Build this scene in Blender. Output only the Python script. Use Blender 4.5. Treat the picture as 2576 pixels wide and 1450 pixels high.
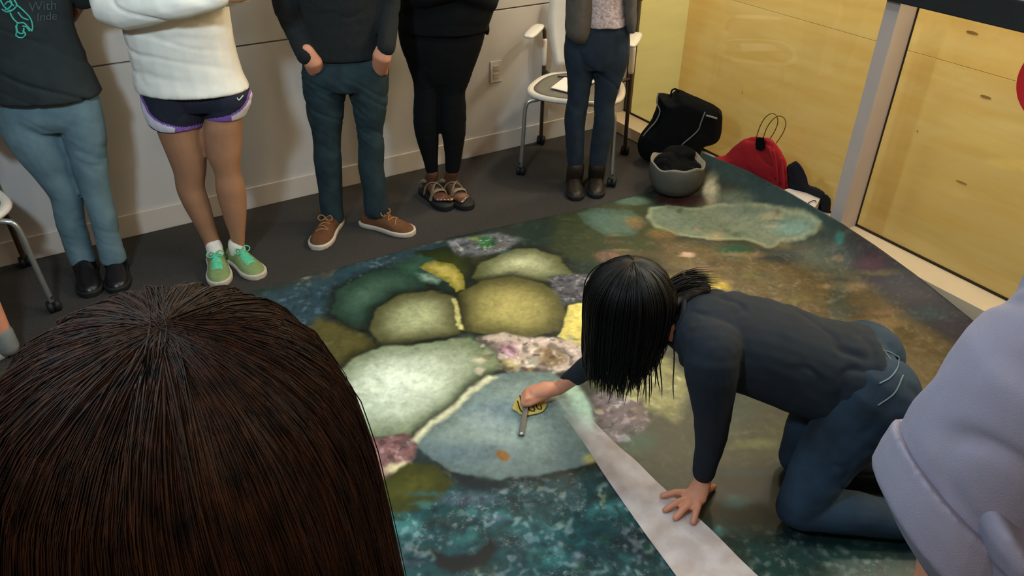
import bpy, bmesh, math, random
import numpy as np
from mathutils import Vector, Matrix
from mathutils.bvhtree import BVHTree

random.seed(7); rng = np.random.default_rng(7)
for o in list(bpy.data.objects): bpy.data.objects.remove(o)
S = bpy.context.scene
COL = S.collection

# ------------------------------------------------------------------ camera
CAM_H = 1.85
FPX = 1942.74
RM = np.array([[0.8538, -0.52052, 0.00905], [0.27937, 0.47279, 0.83572], [0.43929, 0.71101, -0.54908]])
O = np.array([0, 0, CAM_H])
cd = bpy.data.cameras.new('camera'); cam = bpy.data.objects.new('camera', cd); COL.objects.link(cam)
cd.sensor_width = 36.0; cd.lens = FPX / 2576 * 36.0; cd.clip_start = 0.02; cd.clip_end = 60
m3 = Matrix(((RM[0][0], RM[1][0], -RM[2][0]), (RM[0][1], RM[1][1], -RM[2][1]), (RM[0][2], RM[1][2], -RM[2][2])))
cam.matrix_world = Matrix.Translation(Vector(O)) @ m3.to_4x4()
S.camera = cam

# ------------------------------------------------------------------ world, lights, exposure
S.view_settings.view_transform = 'Standard'; S.view_settings.look = 'None'
S.view_settings.gamma = 1.0; S.view_settings.exposure = 0.0; S.view_settings.use_curve_mapping = False
W = bpy.data.worlds.new('world'); S.world = W; W.use_nodes = True
W.node_tree.nodes['Background'].inputs[0].default_value = (0.9, 0.85, 0.8, 1)
W.node_tree.nodes['Background'].inputs[1].default_value = 0.02

def area(name, loc, target, size, power, color, size_y=None):
    l = bpy.data.lights.new(name, 'AREA'); l.energy = power; l.color = color
    l.shape = 'RECTANGLE'; l.size = size; l.size_y = size_y or size
    o = bpy.data.objects.new(name, l); COL.objects.link(o); o.location = loc
    o.rotation_euler = (Vector(target) - Vector(loc)).to_track_quat('-Z', 'Y').to_euler()
    return o
area('cool_spot', (-0.55, 0.95, 2.35), (0.9, 3.4, 0.7), 0.2, 42, (0.62, 0.85, 1.0))
area('mat_light', (1.0, 2.0, 2.7), (1.0, 1.7, 0), 0.5, 14, (0.84, 0.98, 0.96))
area('warm_ceiling', (-0.6, -0.6, 2.72), (-0.4, 0.0, 0), 1.2, 13, (1.0, 0.80, 0.64))
area('warm_ceiling_far', (1.9, 0.6, 2.72), (1.9, 0.6, 0), 1.0, 8, (1.0, 0.86, 0.74))
for hy in (3.3, 2.2, 1.1, 0.0): area('hoarding_light', (3.34, hy, 2.7), (3.52, hy, 0.3), 0.3, 37, (1.0, 0.94, 0.80))

# ------------------------------------------------------------------ pixel helpers (photo is 2576x1450)
FH = np.array([0.52562, 0.85072, 0.0]); RH = np.array([0.85072, -0.52562, 0.0]); UP = np.array([0, 0, 1.0])
def ray(px, py): return RM.T @ np.array([(px - 1288) / FPX, -(py - 725) / FPX, 1.0])
def fl(px, py, z=0.0):
    d = ray(px, py); return O + d * (z - CAM_H) / d[2]
def atD(px, py, D):
    d = ray(px, py); return O + d * D / (d @ FH)
def onX(px, py, X):
    d = ray(px, py); return O + d * X / d[0]
def onY(px, py, Y):
    d = ray(px, py); return O + d * Y / d[1]
def V3(*a): return np.array(a, float)
def nrm(v): v = np.asarray(v, float); return v / (np.linalg.norm(v) + 1e-12)

# ------------------------------------------------------------------ noise
def _h(ix, iy, iz):
    n = (ix.astype(np.int64) * 374761393 + iy.astype(np.int64) * 668265263 + iz.astype(np.int64) * 2147483647) & 0x7fffffff
    n = ((n ^ (n >> 13)) * 1274126177) & 0x7fffffff
    return ((n ^ (n >> 16)) & 0xffff) / 65535.0
def vnoise(P):
    P = np.asarray(P, float); i = np.floor(P).astype(np.int64); f = P - i; f = f * f * (3 - 2 * f)
    r = 0
    for dx in (0, 1):
        for dy in (0, 1):
            for dz in (0, 1):
                w = (f[:, 0] if dx else 1 - f[:, 0]) * (f[:, 1] if dy else 1 - f[:, 1]) * (f[:, 2] if dz else 1 - f[:, 2])
                r = r + w * _h(i[:, 0] + dx, i[:, 1] + dy, i[:, 2] + dz)
    return r * 2 - 1
def fbm(P, oct=4):
    a = 1.0; s = 0; t = 0; P = np.asarray(P, float)
    for k in range(oct): s = s + a * vnoise(P + 17.3 * k); t += a; P = P * 2.03; a *= 0.5
    return s / t

# ------------------------------------------------------------------ materials
def lin(c):
    c = np.asarray(c, float) / 255.0
    return np.where(c <= 0.04045, c / 12.92, ((c + 0.055) / 1.055) ** 2.4)
def material(name, rgb, rough=0.7, var=0.12, scale=30, bump=0.0, bscale=200, metallic=0.0, spec=0.4, stretch=None, sss=0, coat=0.0, rgb2=None, trans=0):
    m = bpy.data.materials.new(name); m.use_nodes = True; nt = m.node_tree; N = nt.nodes; L = nt.links
    b = N['Principled BSDF']; b.inputs['Roughness'].default_value = rough; b.inputs['Metallic'].default_value = metallic
    b.inputs['Specular IOR Level'].default_value = spec; b.inputs['Coat Weight'].default_value = coat
    b.inputs['Transmission Weight'].default_value = trans
    if sss:
        b.inputs['Subsurface Weight'].default_value = sss; b.inputs['Subsurface Radius'].default_value = (0.012, 0.005, 0.003)
        b.inputs['Subsurface Scale'].default_value = 1.0
    tc = N.new('ShaderNodeTexCoord'); mp = N.new('ShaderNodeMapping'); L.new(tc.outputs['Object'], mp.inputs[0])
    if stretch: mp.inputs['Scale'].default_value = stretch
    n1 = N.new('ShaderNodeTexNoise'); n1.inputs['Scale'].default_value = scale; n1.inputs['Detail'].default_value = 4
    L.new(mp.outputs[0], n1.inputs['Vector'])
    cr = N.new('ShaderNodeValToRGB'); L.new(n1.outputs[0], cr.inputs[0])
    c = lin(rgb); c2 = lin(rgb2) if rgb2 is not None else None
    cr.color_ramp.elements[0].position = 0.3; cr.color_ramp.elements[1].position = 0.7
    lo = c * (1 - var) if c2 is None else c2; hi = np.clip(c * (1 + var), 0, 1) if c2 is None else c
    cr.color_ramp.elements[0].color = (*lo, 1); cr.color_ramp.elements[1].color = (*hi, 1)
    L.new(cr.outputs[0], b.inputs['Base Color'])
    if bump:
        n2 = N.new('ShaderNodeTexNoise'); n2.inputs['Scale'].default_value = bscale; n2.inputs['Detail'].default_value = 3
        L.new(mp.outputs[0], n2.inputs['Vector'])
        bp = N.new('ShaderNodeBump'); bp.inputs['Strength'].default_value = bump; bp.inputs['Distance'].default_value = 0.004
        L.new(n2.outputs[0], bp.inputs['Height']); L.new(bp.outputs[0], b.inputs['Normal'])
    return m

M = {}
M['wall'] = material('wall_paint', (194, 187, 183), 0.85, 0.02, 6, 0.05, 300)
M['ceil'] = material('ceiling_paint', (190, 188, 182), 0.9, 0.02, 6)
M['base'] = material('baseboard_paint', (200, 188, 178), 0.6, 0.02, 10)
M['carpet'] = material('carpet_pile', (64, 60, 57), 0.95, 0.3, 160, 0.6, 500, spec=0.1)
M['ledge'] = material('ledge_paint', (226, 206, 176), 0.5, 0.02, 10)
M['mullion'] = material('mullion_paint', (205, 190, 184), 0.5, 0.02, 10)
M['gasket'] = material('gasket_rubber', (50, 34, 16), 0.7)
M['rail'] = material('rail_paint', (30, 34, 38), 0.6, 0.3, 8)
M['ply'] = material('plywood', (236, 204, 130), 0.6, 0.10, 3.0, 0.05, 60, stretch=(1, 0.7, 6), rgb2=(228, 188, 104))
M['plyside'] = material('plywood_side', (186, 174, 112), 0.7, 0.05, 3, stretch=(1, 1, 5))
M['knot'] = material('plywood_knot', (150, 112, 50), 0.7, 0.2, 20)
M['plyseam'] = material('plywood_seam', (190, 146, 62), 0.8)
M['red'] = material('red_vinyl', (226, 40, 52), 0.5, 0.03)
M['plate'] = material('outlet_plastic', (205, 196, 186), 0.4, 0.02)
M['slot'] = material('outlet_slot', (90, 84, 80), 0.5)
M['seam'] = material('seam_shadow_gap', (140, 134, 128), 0.9)
M['skin'] = material('skin_light', (206, 140, 112), 0.5, 0.08, 18, sss=0.15)
M['skin_leg'] = material('skin_tan', (164, 117, 88), 0.5, 0.12, 10, sss=0.12)
M['skin_dark'] = material('skin_deep', (92, 56, 38), 0.45, 0.12, 12, sss=0.1)
M['skin_brown'] = material('skin_brown', (126, 76, 50), 0.5, 0.1, 12, sss=0.1)
M['nail'] = material('toe_nail', (190, 150, 130), 0.3)
M['eye'] = material('eyeball', (225, 222, 216), 0.2)
M['lip'] = material('lip_skin', (165, 82, 76), 0.45)
M['hair_brown'] = material('hair_brown', (68, 40, 25), 0.5, 0.5, 9, 0.15, 60, spec=0.3, stretch=(14, 14, 1.2), rgb2=(18, 11, 9))
M['hair_black'] = material('hair_black', (14, 10, 9), 0.45, 0.3, 26, 0.2, 60, spec=0.35, stretch=(14, 14, 0.6), rgb2=(10, 8, 8))
M['jeans_light'] = material('denim_light', (114, 138, 147), 0.85, 0.2, 9, 0.3, 700, rgb2=(84, 108, 118))
M['jeans_teal'] = material('denim_teal', (34, 54, 60), 0.85, 0.2, 16, 0.3, 700, rgb2=(20, 36, 42))
M['jeans_dark'] = material('denim_dark', (28, 42, 56), 0.85, 0.2, 16, 0.3, 700, rgb2=(16, 26, 38))
M['jeans_blue'] = material('denim_blue', (41, 66, 90), 0.85, 0.2, 4, 0.3, 700, rgb2=(11, 17, 24))
M['tee_dark'] = material('tee_charcoal', (38, 43, 43), 0.9, 0.15, 12, 0.2, 600)
M['print'] = material('teal_print', (70, 176, 156), 0.8, 0.1)
M['print_grey'] = material('grey_print', (70, 80, 78), 0.85, 0.1)
M['white_knit'] = material('white_knit', (240, 232, 220), 0.9, 0.04, 20, 0.25, 500)
M['shorts'] = material('navy_shorts', (28, 30, 44), 0.8, 0.1)
M['shorts_white'] = material('white_mesh', (226, 216, 226), 0.8, 0.05)
M['purple'] = material('purple_binding', (136, 92, 176), 0.7, 0.08)
M['sweater'] = material('charcoal_sweater', (22, 25, 26), 0.95, 0.2, 60, 0.4, 500)
M['black'] = material('black_fabric', (7, 7, 9), 0.9, 0.2, 20, 0.2, 500, spec=0.2)
M['cardigan'] = material('taupe_cardigan', (86, 78, 70), 0.95, 0.12, 40, 0.3, 400)
M['blouse'] = material('speckled_blouse', (214, 192, 186), 0.9, 0.1, 90, 0.2, 300, rgb2=(150, 128, 126))
M['navy_top'] = material('navy_jersey', (23, 31, 41), 0.9, 0.15, 14, 0.2, 600)
M['lavender'] = material('lavender_shirt', (154, 149, 168), 0.9, 0.07, 9, 0.25, 600)
M['boot_black'] = material('black_leather', (22, 18, 20), 0.35, 0.2, 20, 0.2, 80)
M['boot_brown'] = material('brown_leather', (42, 32, 24), 0.5, 0.25, 20)
M['suede'] = material('brown_suede', (94, 58, 33), 0.9, 0.15, 30, 0.2, 300)
M['sole_white'] = material('white_sole', (190, 176, 160), 0.6, 0.05)
M['sole_black'] = material('black_sole', (18, 17, 17), 0.7)
M['lace_tan'] = material('tan_lace', (150, 104, 66), 0.8)
M['sneaker'] = material('olive_mesh', (124, 140, 90), 0.85, 0.1, 60, 0.2, 400)
M['mint'] = material('mint_lace', (92, 186, 146), 0.8, 0.12, 40)
M['sock'] = material('white_sock', (224, 212, 202), 0.9)
M['strap'] = material('sandal_strap', (126, 110, 88), 0.85, 0.2, 60)
M['shell'] = material('white_plastic', (226, 214, 200), 0.35, 0.02)
M['pad'] = material('seat_mesh', (112, 106, 94), 0.9, 0.1, 60, 0.2, 300)
M['armpad'] = material('clear_plastic', (214, 206, 196), 0.3, 0.02)
M['chrome'] = material('silver_tube', (176, 178, 176), 0.3, 0.03, metallic=0.8)
M['bronze'] = material('dark_tube', (66, 52, 40), 0.4, 0.1)
M['rubber'] = material('black_rubber', (16, 16, 17), 0.6)
M['paper'] = material('white_paper', (236, 222, 214), 0.8, 0.02)
M['redcloth'] = material('red_cloth', (170, 26, 36), 0.85, 0.12, 10, 0.1, 200)
M['bagblack'] = material('black_nylon', (8, 9, 11), 0.9, 0.3, 30, 0.2, 300, spec=0.15)
M['piping'] = material('grey_piping', (120, 118, 116), 0.6)
M['navy'] = material('navy_cloth', (24, 26, 34), 0.9, 0.2, 20)
M['wire'] = material('brown_wire', (110, 78, 30), 0.5)
M['greypot'] = material('grey_pot', (82, 79, 72), 0.7, 0.08, 10, 0.1, 100)
M['liner'] = material('pale_liner', (130, 122, 110), 0.8)
M['yellow'] = material('yellow_card', (196, 170, 84), 0.7, 0.08)
M['ink'] = material('dark_ink', (48, 40, 26), 0.8)
M['barmetal'] = material('grey_bar', (104, 98, 90), 0.5, 0.1)
M['pale_end'] = material('pale_bar_end', (214, 210, 200), 0.4)
M['floral'] = material('floral_canvas', (206, 204, 192), 0.9, 0.3, 70, rgb2=(116, 124, 110))
M['sock_grey'] = material('grey_sock', (120, 122, 120), 0.9)
M['yard'] = material('outside_concrete', (120, 112, 100), 0.9)

# ------------------------------------------------------------------ mesh helpers
def tag(o, label=None, cat=None, group=None, kind=None):
    if label: o['label'] = label
    if cat: o['category'] = cat
    if group: o['group'] = group
    if kind: o['kind'] = kind
    return o
def mesh_obj(name, verts, faces, mat, parent=None, smooth=True):
    me = bpy.data.meshes.new(name); me.from_pydata([tuple(map(float, v)) for v in verts], [], faces)
    me.materials.append(mat); me.update()
    if smooth: me.shade_smooth()
    o = bpy.data.objects.new(name, me); COL.objects.link(o)
    if parent is not None:
        o.parent = parent; o.matrix_parent_inverse = Matrix.Translation(-parent.location)
    return o
def empty(name, loc, label=None, cat=None, group=None):
    o = bpy.data.objects.new(name, None); COL.objects.link(o); o.location = tuple(map(float, loc)); o.empty_display_size = 0.1
    bpy.context.view_layer.update()
    return tag(o, label, cat, group)
def join(parts):
    V = []; F = []
    for v, f in parts:
        k = len(V); V += [tuple(x) for x in v]; F += [tuple(i + k for i in q) for q in f]
    return V, F
def box(lo, hi):
    x0, y0, z0 = lo; x1, y1, z1 = hi
    return ([(x0, y0, z0), (x1, y0, z0), (x1, y1, z0), (x0, y1, z0), (x0, y0, z1), (x1, y0, z1), (x1, y1, z1), (x0, y1, z1)],
            [(3, 2, 1, 0), (4, 5, 6, 7), (0, 1, 5, 4), (1, 2, 6, 5), (2, 3, 7, 6), (3, 0, 4, 7)])
def bevbox(lo, hi, b=0.004):
    bm = bmesh.new(); v, f = box(lo, hi); vs = [bm.verts.new(x) for x in v]
    for q in f: bm.faces.new([vs[i] for i in q])
    bmesh.ops.bevel(bm, geom=bm.edges[:], offset=b, segments=2, affect='EDGES', profile=0.7)
    bm.verts.index_update(); r = ([tuple(x.co) for x in bm.verts], [tuple(x.index for x in q.verts) for q in bm.faces]); bm.free(); return r
def loft(rings, cap=True, close=True):
    n = len(rings[0]); V = [p for r in rings for p in r]; F = []
    for i in range(len(rings) - 1):
        for j in range(n if close else n - 1):
            k = (j + 1) % n
            F.append((i * n + j, i * n + k, (i + 1) * n + k, (i + 1) * n + j))
    if cap:
        F.append(tuple(range(n))[::-1]); F.append(tuple((len(rings) - 1) * n + j for j in range(n)))
    return V, F
def ering(c, u, v, a, b, n=20, p=2.0):
    r = []
    for k in range(n):
        t = 2 * math.pi * k / n; ct, st = math.cos(t), math.sin(t)
        x = math.copysign(abs(ct) ** (2 / p), ct) * a; y = math.copysign(abs(st) ** (2 / p), st) * b
        r.append(np.asarray(c) + np.asarray(u) * x + np.asarray(v) * y)
    return r
def tube(pts, rad, n=12, caps=True, flat=1.0, wref=None):
    pts = [np.asarray(p, float) for p in pts]
    if np.isscalar(rad): rad = [rad] * len(pts)
    T = [nrm(pts[min(i + 1, len(pts) - 1)] - pts[max(i - 1, 0)]) for i in range(len(pts))]
    ref = np.asarray(wref, float) if wref is not None else (V3(0, 0, 1) if abs(T[0][2]) < 0.9 else V3(1, 0, 0))
    rings = []; u = nrm(ref - T[0] * (ref @ T[0]))
    def ring(c, t, r, uu): return ering(c, uu, np.cross(t, uu), r, r * flat, n)
    us = []
    for t in T:
        u = nrm(u - t * (u @ t)); us.append(u)
    if caps:
        for a in (0.2, 0.55, 0.85):
            rings.append(ring(pts[0] - T[0] * rad[0] * math.sqrt(1 - a * a), T[0], rad[0] * a, us[0]))
    for i in range(len(pts)): rings.append(ring(pts[i], T[i], rad[i], us[i]))
    if caps:
        for a in (0.85, 0.55, 0.2):
            rings.append(ring(pts[-1] + T[-1] * rad[-1] * math.sqrt(1 - a * a), T[-1], rad[-1] * a, us[-1]))
    return loft(rings)
def spline(pts, n):
    """catmull-rom through pts (any dimension), n samples"""
    P = np.asarray(pts, float); P = np.vstack([2 * P[0] - P[1], P, 2 * P[-1] - P[-2]]); out = []
    m = len(pts) - 1
    for k in range(n):
        s = k / (n - 1) * m; i = min(int(s), m - 1); t = s - i
        p0, p1, p2, p3 = P[i:i + 4]
        out.append(0.5 * ((2 * p1) + (-p0 + p2) * t + (2 * p0 - 5 * p1 + 4 * p2 - p3) * t * t + (-p0 + 3 * p1 - 3 * p2 + p3) * t ** 3))
    return np.array(out)
def ellipsoid(c, ax, r, n=16, m=10):
    """ax: three unit vectors, r: three radii; poles along ax[2]"""
    rings = []
    for i in range(m):
        t = math.pi * (i + 0.5) / m
        rings.append(ering(np.asarray(c) + ax[2] * (-math.cos(t) * r[2]), ax[0], ax[1], r[0] * math.sin(t), r[1] * math.sin(t), n))
    return loft(rings)
def fuse(name, parts, mat, parent, voxel=0.008, smooth=5, disp=None):
    v, f = join(parts)
    me = bpy.data.meshes.new('tmp'); me.from_pydata([tuple(map(float, x)) for x in v], [], f); me.update()
    bm = bmesh.new(); bm.from_mesh(me); bmesh.ops.recalc_face_normals(bm, faces=bm.faces[:]); bm.to_mesh(me); bm.free()
    o = bpy.data.objects.new('tmp', me); COL.objects.link(o)
    r = o.modifiers.new('r', 'REMESH'); r.mode = 'VOXEL'; r.voxel_size = voxel; r.adaptivity = 0
    if smooth:
        s = o.modifiers.new('s', 'SMOOTH'); s.factor = 0.5; s.iterations = smooth
    dg = bpy.context.evaluated_depsgraph_get()
    out = bpy.data.meshes.new_from_object(o.evaluated_get(dg), depsgraph=dg)
    bpy.data.objects.remove(o); bpy.data.meshes.remove(me)
    if disp is not None:
        n = len(out.vertices); co = np.empty(n * 3); out.vertices.foreach_get('co', co); co = co.reshape(-1, 3)
        no = np.empty(n * 3); out.vertices.foreach_get('normal', no); no = no.reshape(-1, 3)
        co = co + no * disp(co)[:, None]; out.vertices.foreach_set('co', co.reshape(-1)); out.update()
    out.name = name; out.materials.clear(); out.materials.append(mat); out.shade_smooth()
    o = bpy.data.objects.new(name, out); COL.objects.link(o)
    if parent is not None:
        o.parent = parent; o.matrix_parent_inverse = Matrix.Translation(-parent.location)
    return o
def folds(amp, sx=9, sz=22, seed=0, tilt=0.0):
    """cloth folds: ridged noise, mostly running across"""
    def f(co):
        q = np.stack([co[:, 0] * sx + tilt * co[:, 2] * sx, co[:, 1] * sx, co[:, 2] * sz + tilt * 10 * co[:, 0]], 1) + seed * 11.7
        a = fbm(q * 0.8, 3); n_ = vnoise(q * 0.9 + 31.0) + 0.35 * vnoise(q * 2.1 + 7.0); m_ = np.clip(vnoise(q * 0.35 + 3.0) * 1.6 + 0.55, 0, 1)
        return amp * (0.7 * a - 0.9 * m_ * np.exp(-(n_ / 0.16) ** 2) + 0.15)
    return f
def lathe(profile, c, n=28, axis=None):
    rings = [ering(V3(c[0], c[1], c[2] + z), V3(1, 0, 0), V3(0, 1, 0), r, r, n) for r, z in profile]
    return loft(rings, cap=True)
def copy_tree(o, parent=None):
    c = o.copy(); COL.objects.link(c)
    if parent is not None: c.parent = parent
    for ch in list(o.children): copy_tree(ch, c)
    return c

# ------------------------------------------------------------------ the room
WY = 3.725; GX = 3.14; LX = 2.985; LZ = 0.07
def struct(name, parts, mat, smooth=False, parent=None, label=None):
    v, f = join(parts); o = mesh_obj(name, v, f, mat, parent, smooth)
    if parent is None: tag(o, label, None, None, 'structure')
    return o
struct('floor', [box((-3.2, -2.6, -0.06), (GX - 0.02, WY, 0.0))], M['carpet'], label='dark grey-brown carpet floor')
wb = struct('wall_back', [box((-3.2, WY + 0.012, 0), (GX, WY + 0.12, 2.85))], M['seam'], label='off-white panelled back wall behind the standing people')
SEAM = 0.812
struct('wall_panel', [bevbox((-3.2, WY, 0.0), (GX, WY + 0.014, SEAM - 0.004), 0.002)], M['wall'], parent=wb)
struct('wall_panel', [bevbox((-3.2, WY, SEAM + 0.004), (GX, WY + 0.014, 2.85), 0.002)], M['wall'], parent=wb)
struct('baseboard_back', [bevbox((-3.2, WY - 0.014, 0), (LX, WY - 0.001, 0.113), 0.003)], M['base'], label='pale baseboard along the back wall')
struct('wall_left', [box((-3.3, -2.6, 0), (-3.2, WY, 2.85))], M['wall'])
struct('wall_front', [box((-3.3, -2.7, 0), (GX + 0.1, -2.6, 2.85))], M['wall'])
struct('ceiling', [box((-3.3, -2.7, 2.85), (GX + 0.1, WY + 0.1, 2.95))], M['ceil'])
struct('trim_1', [bevbox((LX, -2.6, 0), (GX + 0.004, WY - 0.001, LZ), 0.003)], M['ledge'], label='low cream ledge under the window wall')
# mullions and glazing
def pane(name, y0, y1, label):
    g = bpy.data.materials.get('window_glass')
    if not g:
        g = bpy.data.materials.new('window_glass'); g.use_nodes = True; nt = g.node_tree; nt.nodes.clear()
        out = nt.nodes.new('ShaderNodeOutputMaterial'); mx = nt.nodes.new('ShaderNodeMixShader')
        tr = nt.nodes.new('ShaderNodeBsdfTransparent'); gl = nt.nodes.new('ShaderNodeBsdfGlossy'); fr = nt.nodes.new('ShaderNodeFresnel')
        tr.inputs[0].default_value = (0.97, 0.98, 0.96, 1); gl.inputs['Roughness'].default_value = 0.02; ge = nt.nodes.new('ShaderNodeNewGeometry'); io = nt.nodes.new('ShaderNodeMapRange'); io.inputs[3].default_value = 1.5; io.inputs[4].default_value = 1 / 1.5
        nt.links.new(ge.outputs['Backfacing'], io.inputs[0]); nt.links.new(io.outputs[0], fr.inputs[0])
        nt.links.new(fr.outputs[0], mx.inputs[0]); nt.links.new(tr.outputs[0], mx.inputs[1]); nt.links.new(gl.outputs[0], mx.inputs[2])
        nt.links.new(mx.outputs[0], out.inputs[0])
    o = struct(name, [box((GX, y0, LZ), (GX + 0.008, y1, 2.85))], g, label=label)
    e = 0.011
    for lo, hi in (((GX - 0.006, y0, LZ), (GX, y1, LZ + e)), ((GX - 0.006, y0, LZ), (GX, y0 + e * 0.5, 2.84)), ((GX - 0.006, y1 - e * 0.5, LZ), (GX, y1, 2.84))):
        struct('gasket', [box(lo, hi)], M['gasket'], parent=o)
    return o
MY0, MY1 = 1.93, 1.995
pane('window_1', MY1, WY - 0.002, 'far window pane beside the bags, plywood boarding behind it')
pane('window_2', -1.2, MY0, 'near window pane with a red disc, plywood boarding behind it')
pane('window_3', -2.6, -1.27, 'window pane nearest the camera')
struct('trim_2', [bevbox((3.012, MY0, LZ), (GX + 0.004, MY1, 2.85), 0.004)], M['mullion'], label='pale mullion post between the two window panes')
struct('trim_3', [bevbox((3.012, -1.27, LZ), (GX + 0.004, -1.2, 2.85), 0.004)], M['mullion'])
struct('trim_4', [bevbox((2.95, -2.4, 1.131), (3.005, 2.6, 1.232), 0.006)], M['rail'], label='dark horizontal rail across the top of the window wall')
# plywood boarding outside
PX = 3.59
hb = empty('plywood_hoarding', (PX, 2.0, -0.35), 'yellow plywood boarding standing behind the window glass', 'boarding')
ys = [WY, 2.28, -0.16, -2.6]
for i in range(3):
    for z0, z1 in ((-0.35, 0.779), (0.781, 2.0), (2.003, 3.0)):
        v, f = bevbox((PX, ys[i + 1] + 0.0006, z0), (PX + 0.018, ys[i] - 0.0006, z1), 0.0005)
        mesh_obj('plywood_sheet', v, f, M['ply'], hb, False)
v, f = bevbox((GX + 0.06, WY, -0.35), (PX + 0.02, WY + 0.018, 3.0), 0.002); mesh_obj('side_sheet', v, f, M['plyside'], hb, False)
v, f = box((PX + 0.019, -2.6, -0.35), (PX + 0.04, WY, 3.0)); mesh_obj('backing_frame', v, f, M['plyseam'], hb, False)
for (px, py, w, h) in ((2446, 82, 0.028, 0.006), (2480, 244, 0.026, 0.006), (2419, 459, 0.028, 0.004), (2308, 330, 0.004, 0.004), (1867, 233, 0.003, 0.007)):
    c = onX(px, py, PX - 0.0008)
    v, f = loft([ering(c + V3(dx, 0, 0), V3(0, 1, 0), V3(0, 0, 1), w * s, h * s, 16) for dx, s in ((0, 1), (0.0007, 1))]); mesh_obj('knot', v, f, M['knot'], hb, False)
struct('ground_outside', [box((GX + 0.1, -2.6, -0.42), (PX + 0.1, WY, -0.35))], M['yard'], label='ground strip between window and plywood')
c = onX(2672, 212, GX - 0.002)
v, f = loft([ering(c + V3(dx, 0, 0), V3(0, 1, 0), V3(0, 0, 1), 0.158, 0.158, 48) for dx in (-0.001, 0.001)])
tag(mesh_obj('red_disc_sticker', v, f, M['red'], None, False), 'round red sticker on the near window pane', 'sticker')
# outlet
a = onY(1232, 150, WY); b = onY(1262, 208, WY); oc = (onY(1247, 180, WY))
ow = empty('wall_outlet', (oc[0], WY, oc[2]), 'pale wall outlet beside the white chair', 'outlet')
v, f = bevbox((oc[0] - 0.037, WY - 0.006, oc[2] - 0.06), (oc[0] + 0.037, WY - 0.0005, oc[2] + 0.06), 0.002); mesh_obj('cover_plate', v, f, M['plate'], ow, False)
for dz in (-0.022, 0.022):
    v, f = bevbox((oc[0] - 0.017, WY - 0.008, oc[2] + dz - 0.015), (oc[0] + 0.017, WY - 0.005, oc[2] + dz + 0.015), 0.001); s = mesh_obj('socket', v, f, M['plate'], ow, False)
    for dx in (-0.006, 0.006):
        v, f = box((oc[0] + dx - 0.001, WY - 0.0085, oc[2] + dz - 0.004), (oc[0] + dx + 0.001, WY - 0.0078, oc[2] + dz + 0.006)); mesh_obj('slot', v, f, M['slot'], s, False)

# ------------------------------------------------------------------ the painted floor mat
NX, NY = 640, 570
X0, X1, Y0 = 0.22, 2.962, 0.2
def yback(x): return np.interp(x, [0.2, 0.47, 1.45, 2.11, 2.5, 2.96], [2.945, 2.935, 2.92, 2.845, 2.82, 2.82])
edgeY = np.array([1.0, 1.195, 1.492, 1.704, 1.883, 2.197, 2.489, 2.809, 2.9]); edgeZ = np.array([0.004, 0.015, 0.084, 0.121, 0.143, 0.166, 0.172, 0.150, 0.145])
gx, gv = np.meshgrid(np.linspace(0, 1, NX), np.linspace(0, 1, NY), indexing='xy')
mx = X0 + (X1 - X0) * gx; my = Y0 + (yback(mx) - Y0) * gv
lift = np.interp(my, edgeY, edgeZ)
t = np.clip((mx - 2.62) / (X1 - 2.62), 0, 1); mz = 0.004 + lift * (t ** 2.2)
mz = mz + 0.002 * np.clip(vnoise(np.stack([mx.ravel() * 3, my.ravel() * 3, 0 * mx.ravel()], 1)).reshape(mx.shape), 0, 1)
P2 = np.stack([mx.ravel(), my.ravel()], 1)
# ---- the printed reef, painted in floor coordinates
wn = np.stack([fbm(np.c_[P2 * 9, np.full(len(P2), 1.5)], 3), fbm(np.c_[P2 * 9, np.full(len(P2), 7.5)], 3)], 1)
wf = np.stack([vnoise(np.c_[P2 * 55, np.full(len(P2), 1.5)]), vnoise(np.c_[P2 * 55, np.full(len(P2), 7.5)])], 1)
PW = P2 + wn * 0.022 + wf * 0.008
def mat_z(x, y): return 0.004 + np.interp(y, edgeY, edgeZ) * np.clip((x - 2.62) / (X1 - 2.62), 0, 1) ** 2.2
def mp(px, py):
    z = 0.0
    for _ in range(30):
        q = fl(px, py, z); z = 0.6 * z + 0.4 * float(mat_z(q[0], q[1]))
    return q[:2]
def f2(pts): return np.array([mp(*p) for p in pts])
def sdf(poly, P):
    n = len(poly); d = np.full(len(P), 1e9); ins = np.zeros(len(P), bool)
    for i in range(n):
        a = poly[i]; b = poly[(i + 1) % n]; ab = b - a; ap = P - a
        t = np.clip((ap @ ab) / (ab @ ab + 1e-12), 0, 1); q = ap - t[:, None] * ab
        d = np.minimum(d, (q * q).sum(1))
        c = ((a[1] > P[:, 1]) != (b[1] > P[:, 1])) & (P[:, 0] < (b[0] - a[0]) * (P[:, 1] - a[1]) / (b[1] - a[1] + 1e-12) + a[0])
        ins ^= c
    return np.where(ins, 1, -1) * np.sqrt(d)
def ss(a, b, x): t = np.clip((x - a) / (b - a), 0, 1); return t * t * (3 - 2 * t)
n1 = fbm(np.c_[P2 * 4, np.full(len(P2), 3.3)], 4)[:, None]; n2 = fbm(np.c_[P2 * 8, np.full(len(P2), 9.1)], 4)[:, None]
def L(c): return lin(c)[None, :]
KM = 0.9      # print brightness
col = L((34, 52, 45)) + 0 * n1
col = col + (L((66, 62, 44)) - col) * np.clip(n1 * 2, 0, 1) + (L((24, 40, 46)) - col) * np.clip(-n2 * 2, 0, 1)
spk = np.full(len(P2), 0.10)
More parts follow.
